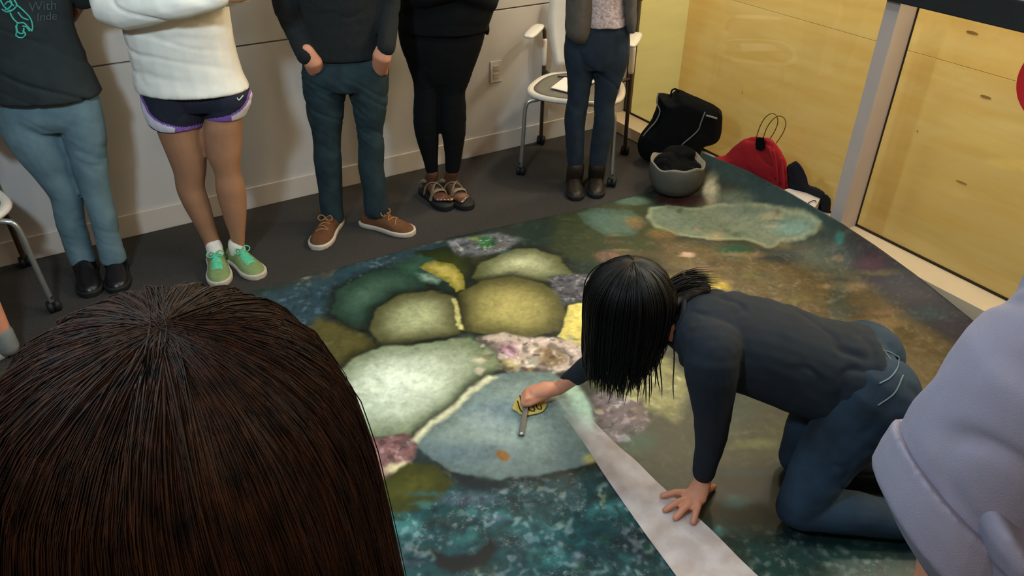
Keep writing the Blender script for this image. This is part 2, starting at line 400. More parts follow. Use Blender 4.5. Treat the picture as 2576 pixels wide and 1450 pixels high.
def paint(pts, cin, cedge=None, R=0.12, soft=0.01, hl=None, hr=0.3, spec=0.0, amt=1.0, warp=1.0, halo=0.0):
    global col, spk
    poly = f2(pts); d = sdf(poly, P2 + (wn * 0.022 + wf * 0.007) * warp); a = ss(-soft, soft, d) * amt
    if hl is not None:
        h_ = ss(-0.055, 0.0, d) * 0.75; col = col * (1 - h_[:, None]) + L((22, 28, 20)) * h_[:, None]
    c = L(cin) + 0 * col
    if cedge is not None:
        g = ss(0, R, d)
        if hl is not None:
            h = f2([hl])[0]; g = np.clip(1 - np.linalg.norm(P2 - h, axis=1) / hr, 0, 1) ** 1.15 * (0.25 + 0.75 * g) * 1.1; g = np.clip(g, 0, 1)
        c = L(cedge) * (1 - g[:, None]) + L(cin) * g[:, None]
    col = col * (1 - a[:, None]) + c * a[:, None]
    spk = spk * (1 - a) + spec * a
def blob(px, py, rx, ry, c, soft=0.5, amt=1.0, spec=None):
    """an elliptical patch of print, radii given in photo pixels and measured out on the floor"""
    global col, spk
    o = mp(px, py); ex = (mp(px + rx, py) - o); ey = (mp(px, py + ry) - o)
    A = np.linalg.inv(np.stack([ex, ey], 1)); q = (PW - o) @ A.T; r = np.linalg.norm(q, axis=1)
    a = (1 - ss(1 - soft, 1 + soft, r)) * amt
    col = col * (1 - a[:, None]) + L(c) * a[:, None]
    if spec is not None: spk = spk * (1 - a) + spec * a
# broad regions
paint([(600, 760), (900, 660), (1100, 600), (1150, 640), (850, 720), (820, 800), (760, 830)], (48, 72, 82), soft=0.06, spec=0.35)
paint([(900, 1220), (1500, 1190), (1720, 1300), (1800, 1460), (1500, 1700), (700, 1700)], (30, 74, 80), soft=0.08, spec=0.75)
paint([(1500, 1110), (1700, 1060), (1990, 1080), (2100, 1250), (1800, 1330), (1620, 1260)], (56, 60, 38), soft=0.08, spec=0.1)
paint([(1640, 600), (1900, 620), (2100, 620), (2200, 720), (2420, 870), (2330, 1100), (1950, 850), (1700, 760)], (98, 86, 62), soft=0.08, spec=0.25)
paint([(2080, 600), (2140, 590), (2300, 690), (2500, 830), (2500, 920), (2340, 830), (2150, 690)], (46, 44, 60), soft=0.05, spec=0.15)
paint([(1400, 540), (1640, 500), (1660, 640), (1480, 660), (1380, 640)], (58, 66, 46), soft=0.05, spec=0.1)
paint([(1740, 380), (1900, 420), (2120, 560), (2080, 600), (1960, 530), (1800, 450)], (44, 66, 68), soft=0.04, spec=0.05)
paint([(1780, 1180), (2000, 1170), (2100, 1300), (2000, 1460), (1780, 1300)], (34, 34, 30), soft=0.06)  # shadow beneath the kneeling woman, painted dark into the mat colour
paint([(1830, 1330), (2300, 1400), (2300, 1600), (1900, 1600)], (26, 62, 60), soft=0.08, spec=0.5)
paint([(880, 820), (960, 870), (940, 900), (860, 930), (760, 850), (800, 800)], (86, 80, 44), soft=0.03, spec=0.1)
# boulder corals at the back
paint([(1040, 630), (1120, 622), (1190, 640), (1210, 690), (1170, 720), (1060, 700)], (58, 66, 32), (36, 46, 28), 0.1, 0.012)
paint([(832, 790), (850, 730), (920, 690), (1000, 668), (1062, 676), (1075, 730), (990, 745), (940, 785), (925, 830), (880, 820)], (80, 106, 92), (36, 58, 50), hl=(910, 745), hr=0.36, soft=0.012)
paint([(980, 668), (1060, 640), (1090, 650), (1060, 690), (1030, 700)], (60, 92, 78), (46, 76, 64), 0.08, 0.01)
paint([(1190, 700), (1215, 660), (1280, 630), (1345, 624), (1410, 645), (1440, 690), (1400, 715), (1300, 700), (1220, 712)], (178, 182, 150), (72, 76, 40), hl=(1312, 658), hr=0.34, soft=0.01)
paint([(1155, 800), (1158, 740), (1210, 708), (1290, 696), (1370, 716), (1412, 748), (1426, 795), (1405, 836), (1330, 850), (1230, 842), (1160, 838)], (164, 156, 104), (72, 70, 38), hl=(1290, 772), hr=0.38, soft=0.009)
paint([(926, 830), (945, 780), (1000, 742), (1080, 730), (1148, 748), (1156, 800), (1155, 845), (1070, 856), (965, 875)], (164, 168, 134), (72, 68, 36), hl=(1048, 796), hr=0.34, soft=0.009)
paint([(1053, 672), (1090, 655), (1140, 664), (1166, 692), (1172, 728), (1150, 738), (1128, 712), (1090, 696)], (176, 164, 92), (130, 122, 52), 0.05, 0.006, spec=0.35)
paint([(1040, 685), (1075, 686), (1115, 706), (1100, 718), (1055, 708)], (150, 170, 158), (80, 104, 96), 0.05, 0.012)
paint([(1142, 752), (1152, 752), (1158, 800), (1164, 835), (1150, 832), (1146, 800)], (172, 168, 116), soft=0.006, spec=0.3)
paint([(1130, 610), (1180, 596), (1250, 585), (1310, 600), (1270, 630), (1190, 645), (1150, 640)], (104, 106, 112), soft=0.02, spec=0.9)
blob(1222, 608, 26, 14, (44, 104, 62), 0.4); blob(1190, 601, 14, 5, (120, 136, 76), 0.4)
paint([(1385, 700), (1430, 690), (1490, 690), (1490, 752), (1420, 765), (1395, 735)], (84, 82, 92), soft=0.015, spec=1.0)
# crust between
paint([(1190, 852), (1270, 838), (1330, 850), (1420, 856), (1510, 870), (1520, 900), (1440, 925), (1380, 945), (1300, 945), (1235, 930), (1220, 885)], (176, 160, 152), soft=0.012, spec=0.85)
blob(1280, 880, 24, 18, (160, 112, 140), 0.5, 0.6); blob(1385, 900, 40, 24, (118, 96, 66), 0.5, 0.9); blob(1270, 918, 34, 14, (190, 176, 116), 0.5, 0.8); blob(1172, 857, 22, 15, (72, 98, 84), 0.3)
paint([(1402, 850), (1422, 812), (1430, 768), (1495, 758), (1540, 800), (1530, 880), (1450, 866)], (206, 190, 112), (190, 178, 110), 0.06, 0.006, spec=0.3)
paint([(1500, 890), (1640, 880), (1740, 960), (1700, 1060), (1600, 1020), (1480, 960)], (132, 132, 92), soft=0.03, spec=0.5)
paint([(1460, 1010), (1520, 985), (1610, 1010), (1640, 1060), (1590, 1110), (1520, 1120), (1490, 1100)], (104, 92, 102), soft=0.015, spec=0.9)
# the two big plate corals
paint([(780, 1040), (830, 950), (890, 900), (960, 872), (1050, 868), (1180, 850), (1240, 880), (1262, 925), (1215, 955), (1180, 985), (1140, 1025), (1090, 1062), (1035, 1095), (940, 1102), (860, 1090)], (208, 216, 202), (112, 122, 96), hl=(1000, 965), hr=0.40, soft=0.01)
paint([(1032, 1118), (1085, 1062), (1140, 1020), (1180, 980), (1220, 948), (1300, 936), (1385, 936), (1450, 970), (1488, 1030), (1500, 1090), (1490, 1160), (1440, 1178), (1350, 1198), (1240, 1210), (1150, 1188), (1075, 1150)], (140, 154, 150), (98, 114, 114), hl=(1240, 1080), hr=0.6, soft=0.008)
paint([(1028, 1112), (1085, 1062), (1140, 1018), (1180, 980), (1222, 948), (1240, 952), (1190, 990), (1150, 1028), (1095, 1072), (1045, 1122)], (206, 202, 172), soft=0.012, amt=0.85)
paint([(1405, 960), (1450, 970), (1488, 1030), (1494, 1085), (1470, 1070), (1440, 1010)], (160, 190, 178), soft=0.02, amt=0.8)
blob(1250, 1040, 60, 36, (92, 118, 140), 0.8, 0.5); blob(1180, 1140, 110, 26, (84, 104, 124), 0.8, 0.5); blob(1220, 1060, 40, 24, (166, 176, 176), 0.7, 0.5)
blob(1265, 1147, 15, 13, (146, 106, 60), 0.3)
paint([(930, 1105), (1030, 1095), (1045, 1130), (1030, 1165), (1000, 1205), (940, 1210)], (132, 98, 98), soft=0.012, spec=0.7)
blob(1000, 1182, 34, 14, (206, 196, 160), 0.5, 0.9, 0.4)
paint([(930, 1230), (1020, 1170), (1100, 1172), (1142, 1212), (1120, 1252), (1040, 1292), (930, 1300)], (84, 84, 34), (64, 66, 24), 0.1, 0.01)
paint([(1142, 1190), (1240, 1208), (1300, 1230), (1200, 1240), (1150, 1225)], (28, 40, 48), soft=0.02)
paint([(1080, 1385), (1130, 1400), (1200, 1390), (1240, 1352), (1262, 1380), (1230, 1420), (1150, 1445), (1095, 1430)], (32, 32, 36), soft=0.012)
blob(1010, 1330, 50, 30, (92, 158, 158), 0.8, 0.5); blob(1340, 1330, 80, 30, (60, 128, 132), 0.8, 0.4); blob(1380, 1400, 50, 24, (76, 150, 150), 0.8, 0.4); blob(1180, 1260, 60, 16, (110, 120, 136), 0.8, 0.5)
blob(1600, 1370, 90, 50, (24, 32, 44), 0.7, 0.6); blob(1600, 1110, 40, 26, (46, 84, 72), 0.7, 0.8); blob(1490, 1155, 26, 12, (160, 154, 104), 0.5, 0.9)
# back right: pale sheet coral, branches
paint([(1452, 540), (1500, 524), (1590, 528), (1625, 555), (1600, 592), (1530, 594), (1480, 574)], (84, 104, 96), (70, 88, 80), 0.08, 0.012)
paint([(1628, 545), (1636, 522), (1680, 514), (1740, 526), (1800, 514), (1880, 506), (1960, 518), (2025, 532), (2064, 560), (2052, 590), (2010, 602), (1965, 606), (1930, 628), (1870, 606), (1780, 602), (1700, 592), (1650, 572)], (112, 122, 106), (142, 148, 124), 0.035, 0.014)
blob(1740, 560, 90, 12, (100, 112, 104), 0.8, 0.7); blob(1990, 572, 50, 20, (116, 146, 140), 0.7, 0.8); blob(1850, 530, 70, 9, (90, 104, 96), 0.8, 0.6); blob(1940, 545, 26, 12, (160, 152, 124), 0.7, 0.7)
blob(1785, 480, 20, 32, (172, 164, 142), 0.6, 0.9); blob(1845, 500, 50, 16, (96, 108, 96), 0.7, 0.8); blob(1590, 505, 40, 10, (90, 112, 100), 0.5, 0.8)
blob(1600, 562, 22, 14, (128, 98, 66), 0.7, 0.7); blob(1668, 592, 34, 8, (120, 96, 54), 0.7, 0.8); blob(1732, 644, 18, 7, (180, 152, 136), 0.5, 0.9); blob(1530, 645, 30, 12, (140, 104, 92), 0.5, 0.8, 0.6)
blob(1705, 505, 66, 14, (62, 40, 36), 0.4)
blob(1850, 632, 44, 16, (36, 80, 62), 0.5); blob(1960, 645, 70, 16, (40, 58, 66), 0.5); blob(2080, 650, 60, 40, (66, 84, 78), 0.8, 0.8)
blob(1800, 720, 34, 14, (164, 144, 64), 0.6, 0.9, 0.6); blob(1750, 705, 60, 16, (130, 112, 56), 0.6, 0.8)
for k in range(26):
    px, py = 1660 + 560 * rng.random(), 640 + 220 * rng.random()
    if px - 1650 > (py - 620) * 3.4 + 60 or py < 640: pass
    blob(px, py, 20 + 50 * rng.random(), 5 + 9 * rng.random(), [(130, 102, 84), (70, 82, 74), (112, 104, 62), (54, 50, 50), (142, 122, 92)][k % 5], 0.7, 0.6)
blob(2110, 760, 24, 60, (58, 76, 74), 0.7, 0.7); blob(2190, 660, 40, 20, (88, 50, 70), 0.7, 0.7); blob(2330, 790, 60, 20, (40, 62, 72), 0.7, 0.7); blob(2110, 600, 12, 16, (44, 120, 116), 0.6, 0.8)
blob(1600, 640, 90, 8, (98, 78, 62), 0.8, 0.5); blob(1900, 1120, 50, 12, (104, 116, 78), 0.7, 0.7); blob(1860, 1190, 110, 9, (28, 58, 64), 0.6, 0.8); blob(1950, 1290, 16, 60, (70, 62, 36), 0.8, 0.5)
# scattered growth and rubble
for k in range(90):
    px, py = 960 + 900 * rng.random(), 1225 + 260 * rng.random()
    blob(px, py, 10 + 40 * rng.random() ** 2, 5 + 16 * rng.random() ** 2, [(70, 132, 132), (18, 36, 46), (40, 84, 62), (112, 122, 138), (22, 58, 62), (52, 108, 112), (52, 56, 34)][k % 7], 0.75, 0.5)
for k in range(70):
    px, py = 640 + 900 * rng.random(), 590 + 330 * rng.random()
    q = mp(px, py)
    if py < 740 - 0.25 * (px - 640) + 60: blob(px, py, 5 + 14 * rng.random(), 3 + 6 * rng.random(), [(120, 126, 132), (40, 48, 56), (96, 84, 60), (60, 90, 84), (150, 146, 140)][k % 5], 0.6, 0.5)
for k in range(60):
    px, py = 1500 + 640 * rng.random(), 530 + 300 * rng.random()
    blob(px, py, 6 + 22 * rng.random(), 3 + 6 * rng.random(), [(150, 120, 96), (44, 50, 46), (120, 108, 62), (60, 84, 80), (96, 70, 66), (168, 150, 120)][k % 6], 0.7, 0.45)
for k in range(60):
    px, py = 1200 + 460 * rng.random(), 850 + 90 * rng.random() + 110 * (k % 2) * (rng.random())
    if px > 1470 or py < 935: blob(px, py, 4 + 12 * rng.random(), 3 + 6 * rng.random(), [(196, 184, 170), (96, 76, 84), (120, 96, 60), (140, 146, 130), (70, 64, 66)][k % 5], 0.6, 0.6)
# rubble: pale, lilac and ochre grit with dark gaps where the print is encrusted
q3 = lambda k, z: vnoise(np.c_[P2 * k, np.full(len(P2), z)])
v1, v2, v3, v4, v5 = q3(36, 1.1), q3(78, 2.2), q3(13, 3.3), q3(52, 4.4), q3(21, 5.5)
pal = L((206, 208, 202)) + (L((146, 142, 158)) - L((206, 208, 202))) * ss(-0.1, 0.4, v3)[:, None]; pal = pal + (L((168, 148, 96)) - pal) * ss(0.15, 0.55, v5)[:, None]
m1 = (ss(0.10, 0.65, 0.6 * v1 + 0.65 * v2) * spk * ss(-0.5, 0.3, v5 + v3) * 0.62)[:, None]; pal = pal * 0.72 + col * 1.3; m2 = (ss(0.10, 0.5, -0.5 * v1 - 0.6 * v4) * spk * 0.6)[:, None]
col = col * (1 - m1) + pal * m1; col = col * (1 - m2) + L((26, 26, 32)) * m2
# grain of the print
g1 = fbm(np.c_[P2 * 30, np.full(len(P2), 2.2)], 3)[:, None]; g2 = fbm(np.c_[P2 * 75, np.full(len(P2), 4.4)], 2)[:, None]
lum = (col @ np.array([0.3, 0.59, 0.11]))[:, None]; col = lum + (col - lum) * 1.0
col = 0.3 * (np.clip(col, 0, 1) / 0.3) ** 1.2
col = np.clip(col * (1 + 0.22 * g1 + 0.3 * g2 + 0.16 * n2) / KM, 0.002, 0.92)
faces = (np.arange((NY - 1) * NX).reshape(NY - 1, NX)[:, :-1].reshape(-1, 1) + np.array([[0, 1, NX + 1, NX]]))
me = bpy.data.meshes.new('floor_mat'); me.vertices.add(NX * NY); me.vertices.foreach_set('co', np.stack([mx, my, mz], 2).reshape(-1))
nf = len(faces); me.loops.add(nf * 4); me.polygons.add(nf); me.loops.foreach_set('vertex_index', faces.reshape(-1)); me.polygons.foreach_set('loop_start', np.arange(nf) * 4); me.update(); me.validate()
at = me.color_attributes.new('print', 'FLOAT_COLOR', 'POINT'); at.data.foreach_set('color', np.c_[col, spk].reshape(-1))
mm = bpy.data.materials.new('reef_print_vinyl'); mm.use_nodes = True; nt = mm.node_tree; N = nt.nodes; LK = nt.links; b = N['Principled BSDF']
b.inputs['Roughness'].default_value = 0.42; b.inputs['Specular IOR Level'].default_value = 0.35
ca = N.new('ShaderNodeVertexColor'); ca.layer_name = 'print'; tc = N.new('ShaderNodeTexCoord')
nz = N.new('ShaderNodeTexNoise'); nz.inputs['Scale'].default_value = 34; nz.inputs['Detail'].default_value = 8; nz.inputs['Roughness'].default_value = 0.85; LK.new(tc.outputs['Object'], nz.inputs['Vector'])
r1 = N.new('ShaderNodeMapRange'); r1.inputs[1].default_value = 0.52; r1.inputs[2].default_value = 0.68; LK.new(nz.outputs[0], r1.inputs[0])
nzc = N.new('ShaderNodeTexNoise'); nzc.inputs['Scale'].default_value = 9; nzc.inputs['Detail'].default_value = 3; LK.new(tc.outputs['Object'], nzc.inputs['Vector'])
rc = N.new('ShaderNodeMapRange'); rc.inputs[1].default_value = 0.40; rc.inputs[2].default_value = 0.66; LK.new(nzc.outputs[0], rc.inputs[0])
mg = N.new('ShaderNodeMath'); mg.operation = 'MULTIPLY'; LK.new(r1.outputs[0], mg.inputs[0]); LK.new(rc.outputs[0], mg.inputs[1])
mu = N.new('ShaderNodeMath'); mu.operation = 'MULTIPLY'; LK.new(mg.outputs[0], mu.inputs[0]); LK.new(ca.outputs['Alpha'], mu.inputs[1])
mc = N.new('ShaderNodeMixRGB'); mc.inputs[2].default_value = (0.42, 0.47, 0.47, 1); LK.new(mu.outputs[0], mc.inputs[0]); LK.new(ca.outputs['Color'], mc.inputs[1])
nz2 = N.new('ShaderNodeTexNoise'); nz2.inputs['Scale'].default_value = 30; nz2.inputs['Detail'].default_value = 5; LK.new(tc.outputs['Object'], nz2.inputs['Vector'])
r2 = N.new('ShaderNodeMapRange'); r2.inputs[1].default_value = 0.40; r2.inputs[2].default_value = 0.30; r2.inputs[4].default_value = 0.8; LK.new(nz2.outputs[0], r2.inputs[0])
mu2 = N.new('ShaderNodeMath'); mu2.operation = 'MULTIPLY'; LK.new(r2.outputs[0], mu2.inputs[0]); LK.new(ca.outputs['Alpha'], mu2.inputs[1])
mc2 = N.new('ShaderNodeMixRGB'); mc2.inputs[2].default_value = (0.02, 0.02, 0.03, 1); LK.new(mu2.outputs[0], mc2.inputs[0]); LK.new(mc.outputs[0], mc2.inputs[1])
LK.new(mc2.outputs[0], b.inputs['Base Color'])
bp = N.new('ShaderNodeBump'); bp.inputs['Strength'].default_value = 0.12; bp.inputs['Distance'].default_value = 0.003; LK.new(nz2.outputs[0], bp.inputs['Height']); LK.new(bp.outputs[0], b.inputs['Normal'])
me.materials.append(mm); me.shade_smooth()
mo = bpy.data.objects.new('floor_mat', me); COL.objects.link(mo)
sol = mo.modifiers.new('thickness', 'SOLIDIFY'); sol.thickness = 0.003; sol.offset = -1; sol.use_rim_only = True
tag(mo, 'large floor mat printed with a coral reef, edge curling up at the window', 'mat')

# pale strip lying on the mat
sl = spline([(1412, 1042), (1470, 1122), (1520, 1200), (1610, 1330), (1690, 1440), (1800, 1590)], 20); sr = spline([(1470, 1040), (1545, 1118), (1600, 1165), (1660, 1225), (1780, 1330), (1890, 1440), (2060, 1590)], 20)
Lp = [fl(*p) for p in sl]; Rp = [fl(*p) for p in sr]
rings = [[p + V3(0, 0, 0.0085), q + V3(0, 0, 0.0085), q + V3(0, 0, 0.0070), p + V3(0, 0, 0.0070)] for p, q in zip(Lp, Rp)]
v, f = loft(rings)
sm = bpy.data.materials.new('frosted_film'); sm.use_nodes = True; nt = sm.node_tree; N = nt.nodes; LK = nt.links; b = N['Principled BSDF']
b.inputs['Roughness'].default_value = 0.5; tc = N.new('ShaderNodeTexCoord'); nz = N.new('ShaderNodeTexNoise'); nz.inputs['Scale'].default_value = 14; nz.inputs['Detail'].default_value = 5; LK.new(tc.outputs['Object'], nz.inputs['Vector'])
cr = N.new('ShaderNodeValToRGB'); LK.new(nz.outputs[0], cr.inputs[0]); cr.color_ramp.elements[0].position = 0.35; cr.color_ramp.elements[1].position = 0.65
cr.color_ramp.elements[0].color = (*lin((198, 182, 178)), 1); cr.color_ramp.elements[1].color = (*lin((226, 216, 218)), 1); LK.new(cr.outputs[0], b.inputs['Base Color'])
sx = N.new('ShaderNodeSeparateXYZ'); LK.new(tc.outputs['Object'], sx.inputs[0]); mr = N.new('ShaderNodeMapRange')
mr.inputs[1].default_value = 1.60; mr.inputs[2].default_value = 1.25; mr.inputs[3].default_value = 0.03; mr.inputs[4].default_value = 0.80; LK.new(sx.outputs['Y'], mr.inputs[0]); LK.new(mr.outputs[0], b.inputs['Alpha'])
tag(mesh_obj('film_strip', v, f, sm, None, False), 'long pale frosted strip lying on the printed mat under the hand', 'strip')

# ------------------------------------------------------------------ chairs
def make_chair(loc, rz, label):
    r = empty('stacking_chair', (0, 0, 0), label, 'chair', 'white chairs on castors')
    def mk(name, parts, mat, parent=None, smooth=True):
        v, f = join(parts); return mesh_obj(name, v, f, mat, parent or r, smooth)
    def outline(s, z, n=40, dz=0):
        out = []
        for k in range(n):
            t = 2 * math.pi * k / n; ct, st = math.cos(t), math.sin(t)
            x = math.copysign(abs(ct) ** 0.72, ct) * 0.252 * s; y = math.copysign(abs(st) ** 0.72, st) * 0.240 * s
            x *= 1 - 0.12 * (y / 0.24)
            out.append(V3(x, y, z + dz * (y / 0.24) ** 2))
        return out
    rim = mk('seat', [loft([outline(0.86, 0.440), outline(1.0, 0.440), outline(1.03, 0.452), outline(1.0, 0.466), outline(0.90, 0.462), outline(0.86, 0.452)])], M['shell'])
    mk('seat_pad', [loft([outline(0.90, 0.448), outline(0.895, 0.463), outline(0.8, 0.461), outline(0.3, 0.458)])], M['pad'], rim)
    for sx in (-1, 1):
        mk('front_leg', [tube(spline([(sx * 0.10, -0.13, 0.432), (sx * 0.19, -0.19, 0.430), (sx * 0.238, -0.213, 0.40), (sx * 0.247, -0.22, 0.24), (sx * 0.256, -0.228, 0.055)], 18), 0.0115, 10)], M['chrome'])
        mk('rear_leg', [tube(spline([(sx * 0.256, 0.228, 0.055), (sx * 0.252, 0.224, 0.3), (sx * 0.25, 0.222, 0.52), (sx * 0.25, 0.215, 0.66), (sx * 0.255, 0.20, 0.70), (sx * 0.265, 0.15, 0.712), (sx * 0.27, 0.10, 0.708)], 26), 0.0115, 10)], M['bronze'])
        mk('leg_sleeve', [tube([(sx * 0.25, 0.222, 0.50), (sx * 0.25, 0.216, 0.63)], 0.0165, 12)], M['shell'])
        mk('seat_bracket', [tube([(sx * 0.25, 0.222, 0.46), (sx * 0.19, 0.16, 0.45)], 0.010, 8)], M['bronze'])
        pad = [ering(V3(sx * 0.27, 0.18 - 0.26 * q, 0.722), V3(1, 0, 0), V3(0, 0, 1), 0.034 * w, 0.012 * w, 14, 2.6) for q, w in ((0, 0.4), (0.04, 0.8), (0.2, 1), (0.7, 1), (0.95, 0.8), (1, 0.4))]
        mk('arm_pad', [loft(pad)], M['armpad'])
        for sy in (-1, 1):
            cx, cy = sx * 0.257, sy * 0.230
            w = mk('castor', [loft([ering(V3(cx + dx, cy + 0.008, 0.026), V3(0, 1, 0), V3(0, 0, 1), q, q, 20) for dx, q in ((-0.024, 0.016), (-0.021, 0.026), (-0.004, 0.026), (-0.003, 0.018), (0.003, 0.018), (0.004, 0.026), (0.021, 0.026), (0.024, 0.016))])], M['rubber'])
            mk('castor_stem', [tube([(cx, cy, 0.03), (cx, cy, 0.075)], 0.009, 8)], M['rubber'], w)
    back = []
    for i in range(15):
        q = i / 14; z = 0.50 + 0.40 * q; hw = 0.215 * (0.80 + 0.32 * math.sin(math.pi * min(1, q * 1.15) * 0.62)) * (1 if q < 0.9 else 1 - 0.9 * (q - 0.9)); yb = 0.232 + 0.075 * q
        row = []
        for j in range(13):
            s = -1 + j / 6; row.append(V3(s * hw, yb - 0.045 * s * s, z - (0.02 * s * s if q > 0.9 else 0)))
        ring = row + [p + V3(0, 0.009, 0) for p in row[::-1]]
        back.append(ring)
    mk('backrest', [loft(back)], M['shell'])
    r.location = tuple(loc); r.rotation_euler = (0, 0, rz); return r
fc = [fl(1298, 425, 0.026)[:2], fl(1540, 460, 0.026)[:2], fl(1357, 345, 0.026)[:2], fl(1572, 370, 0.026)[:2]]
cc = sum(fc) / 4 + V3(-0.012, -0.03); fdir = nrm((fc[0] + fc[1]) - (fc[2] + fc[3])); RZ1 = math.atan2(fdir[0], -fdir[1])
make_chair((cc[0], cc[1], 0), RZ1, 'white chair on castors in the corner beside the black backpack')
make_chair((-0.525, 3.385, 0), math.atan2(0.16, 0.98), 'white chair on castors at the left edge by the person in light jeans')
# papers and pen on the corner chair
pc = [fl(*p, 0.4685) for p in ((1386, 222), (1442, 236), (1500, 205), (1420, 196))]
rings = [[p + V3(0, 0, dz) for p in pc] for dz in (0, 0.004)]
v, f = loft(rings); tag(mesh_obj('paper_sheet', v, f, M['paper'], None, False), 'white papers on the seat of the corner chair', 'paper')
q0, q1 = fl(1404, 193, 0.473), fl(1440, 194, 0.473)
v, f = tube([q0, q1], 0.0045, 8); tag(mesh_obj('pen', v, f, M['rubber']), 'dark pen lying by the papers on the chair seat', 'pen')

# ------------------------------------------------------------------ bags in the corner
def puff(name, outline, D, depth, mat, parent, voxel=0.007, smooth=6, dsp=None, cpt=None, doff=None, shrink=0.25):
    """rounded soft volume whose widest section follows an outline standing at distance D"""
    pts = [atD(px, py, D + (doff(px, py) if doff else 0)) for px, py in outline]
    pts = list(spline(pts + [pts[0]], len(pts) * 3)[:-1]); c = np.mean(pts, axis=0); rings = []
    for s in (-1, -0.85, -0.55, 0, 0.55, 0.85, 1):
        k = 1 - shrink * abs(s) ** 2.2
        rings.append([c + (p - c) * k + FH * depth / 2 * s for p in pts])
    return fuse(name, [loft(rings)], mat, parent, voxel, smooth, dsp)
DB = 4.16
bag = empty('backpack', fl(1680, 405), 'black backpack with grey piping leaning in the window corner', 'backpack')
puff('main_compartment', [(1652, 233), (1672, 236), (1690, 238), (1700, 230), (1712, 226), (1760, 248), (1806, 270), (1818, 290), (1816, 330), (1806, 352), (1785, 362), (1768, 368), (1752, 400), (1700, 412), (1640, 408), (1608, 392), (1606, 352), (1632, 316), (1650, 275), (1654, 256)], DB, 0.17, M['bagblack'], bag, 0.006, 4, folds(0.006, 8, 14, 3))
DF = DB - 0.088
for pl in ([(1656, 235), (1652, 258), (1660, 280), (1650, 305), (1632, 325), (1618, 342)], [(1773, 283), (1762, 312), (1756, 328), (1735, 348), (1718, 362), (1711, 374)]):
    v, f = tube([atD(px, py, DF - 0.004) for px, py in spline(pl, 16)], 0.0035, 8); mesh_obj('piping', v, f, M['piping'], bag)
v, f = tube([atD(1778, 291, DF - 0.002), atD(1802, 298, DF)], 0.006, 8); mesh_obj('zip_pull', v, f, M['piping'], bag)
v, f = tube([atD(px, py, DB - 0.02) for px, py in spline([(1688, 242), (1690, 228), (1700, 224), (1708, 232)], 10)], 0.005, 8); mesh_obj('grab_loop', v, f, M['bagblack'], bag)

bc = fl(1695, 482)
bw = empty('grey_bowl', bc, 'round grey bowl stuffed with dark cloth at the mat corner', 'bowl')
R0 = 0.146
def bowlring(r, z, wob=0): return [V3(bc[0] + math.cos(t) * r, bc[1] + math.sin(t) * r, 0.006 + z + wob * (math.sin(3 * t + 1) + 0.7 * math.sin(7 * t)) ) for t in np.linspace(0, 2 * math.pi, 48, endpoint=False)]
outer = [bowlring(0.085, 0.004), bowlring(0.115, 0.02), bowlring(0.137, 0.06), bowlring(R0, 0.11), bowlring(R0 * 0.985, 0.165, 0.006), bowlring(R0 * 0.95, 0.170, 0.006), bowlring(R0 * 0.92, 0.11), bowlring(0.1, 0.05)]
v, f = loft(outer); mesh_obj('shell', v, f, M['greypot'], bw)
ln = [bowlring(R0 * 0.965, 0.150, 0.004), bowlring(R0 * 0.99, 0.172, 0.009), bowlring(R0 * 0.95, 0.176, 0.008), bowlring(R0 * 0.90, 0.15, 0.004)]
v, f = loft(ln); mesh_obj('liner', v, f, M['liner'], bw)
v, f = ellipsoid(bc + V3(0.15 * RH[0], 0.12 * RH[1], 0.11) - FH * 0.075 + RH * -0.03, [RH, UP, FH], (0.012, 0.008, 0.008), 12, 6); mesh_obj('grip_hole', v, f, M['rubber'], bw)
cb = bc + V3(0, 0, 0.15)
cl = fuse('stuffed_cloth', [ellipsoid(cb, [RH, FH, UP], (0.125, 0.12, 0.045)), ellipsoid(cb + V3(0.05, 0.05, 0.03), [RH, FH, UP], (0.09, 0.07, 0.05)), ellipsoid(cb + V3(-0.05, 0.03, 0.02), [RH, FH, UP], (0.07, 0.07, 0.05))], M['bagblack'], None, 0.007, 3, folds(0.016, 14, 20, 8))
tag(cl, 'crumpled black cloth stuffed in the grey bowl', 'cloth')

rd = empty('red_bag', onX(1890, 450, 3.05), 'red drawstring bag with wire loop handles on the window ledge', 'bag')
DR = 3.76
def slope_off(px, py): return -(px - 1890) * 0.0018
puff('bag_body', [(1786, 398), (1822, 392), (1850, 364), (1885, 345), (1915, 344), (1945, 352), (1968, 385), (1982, 420), (1983, 470), (1972, 492), (1930, 495), (1880, 480), (1820, 440)], DR, 0.085, M['redcloth'], rd, 0.006, 5, folds(0.007, 10, 12, 2), doff=slope_off)
for pl in ([(1946, 380), (1954, 420), (1956, 470), (1950, 488)], [(1966, 400), (1970, 440), (1972, 480)], [(1935, 372), (1948, 410), (1950, 445)]):
    v, f = tube([atD(px, py, DR + slope_off(px, py) - 0.044) for px, py in spline(pl, 10)], 0.008, 8); mesh_obj('pleat', v, f, M['redcloth'], rd)
pp = [(1903, 346), (1922, 346), (1924, 365), (1924, 374), (1914, 380), (1902, 376), (1900, 362)]
rings = [[atD(px, py, DR + slope_off(px, py) - o_) for px, py in pp] for o_ in (0.056, 0.02)]
v, f = loft(rings); mesh_obj('black_patch', v, f, M['bagblack'], rd, False)
for pl, o_ in (([(1902, 348), (1912, 318), (1925, 296), (1940, 286), (1952, 290), (1957, 306), (1950, 328), (1938, 348)], -0.03), ([(1920, 346), (1930, 320), (1945, 300), (1960, 292), (1973, 298), (1977, 314), (1968, 338), (1953, 360)], 0.0)):
    v, f = tube([atD(px, py, DR + slope_off(px, py) + o_) for px, py in spline(pl, 24)], 0.0024, 6); mesh_obj('wire_handle', v, f, M['wire'], rd)

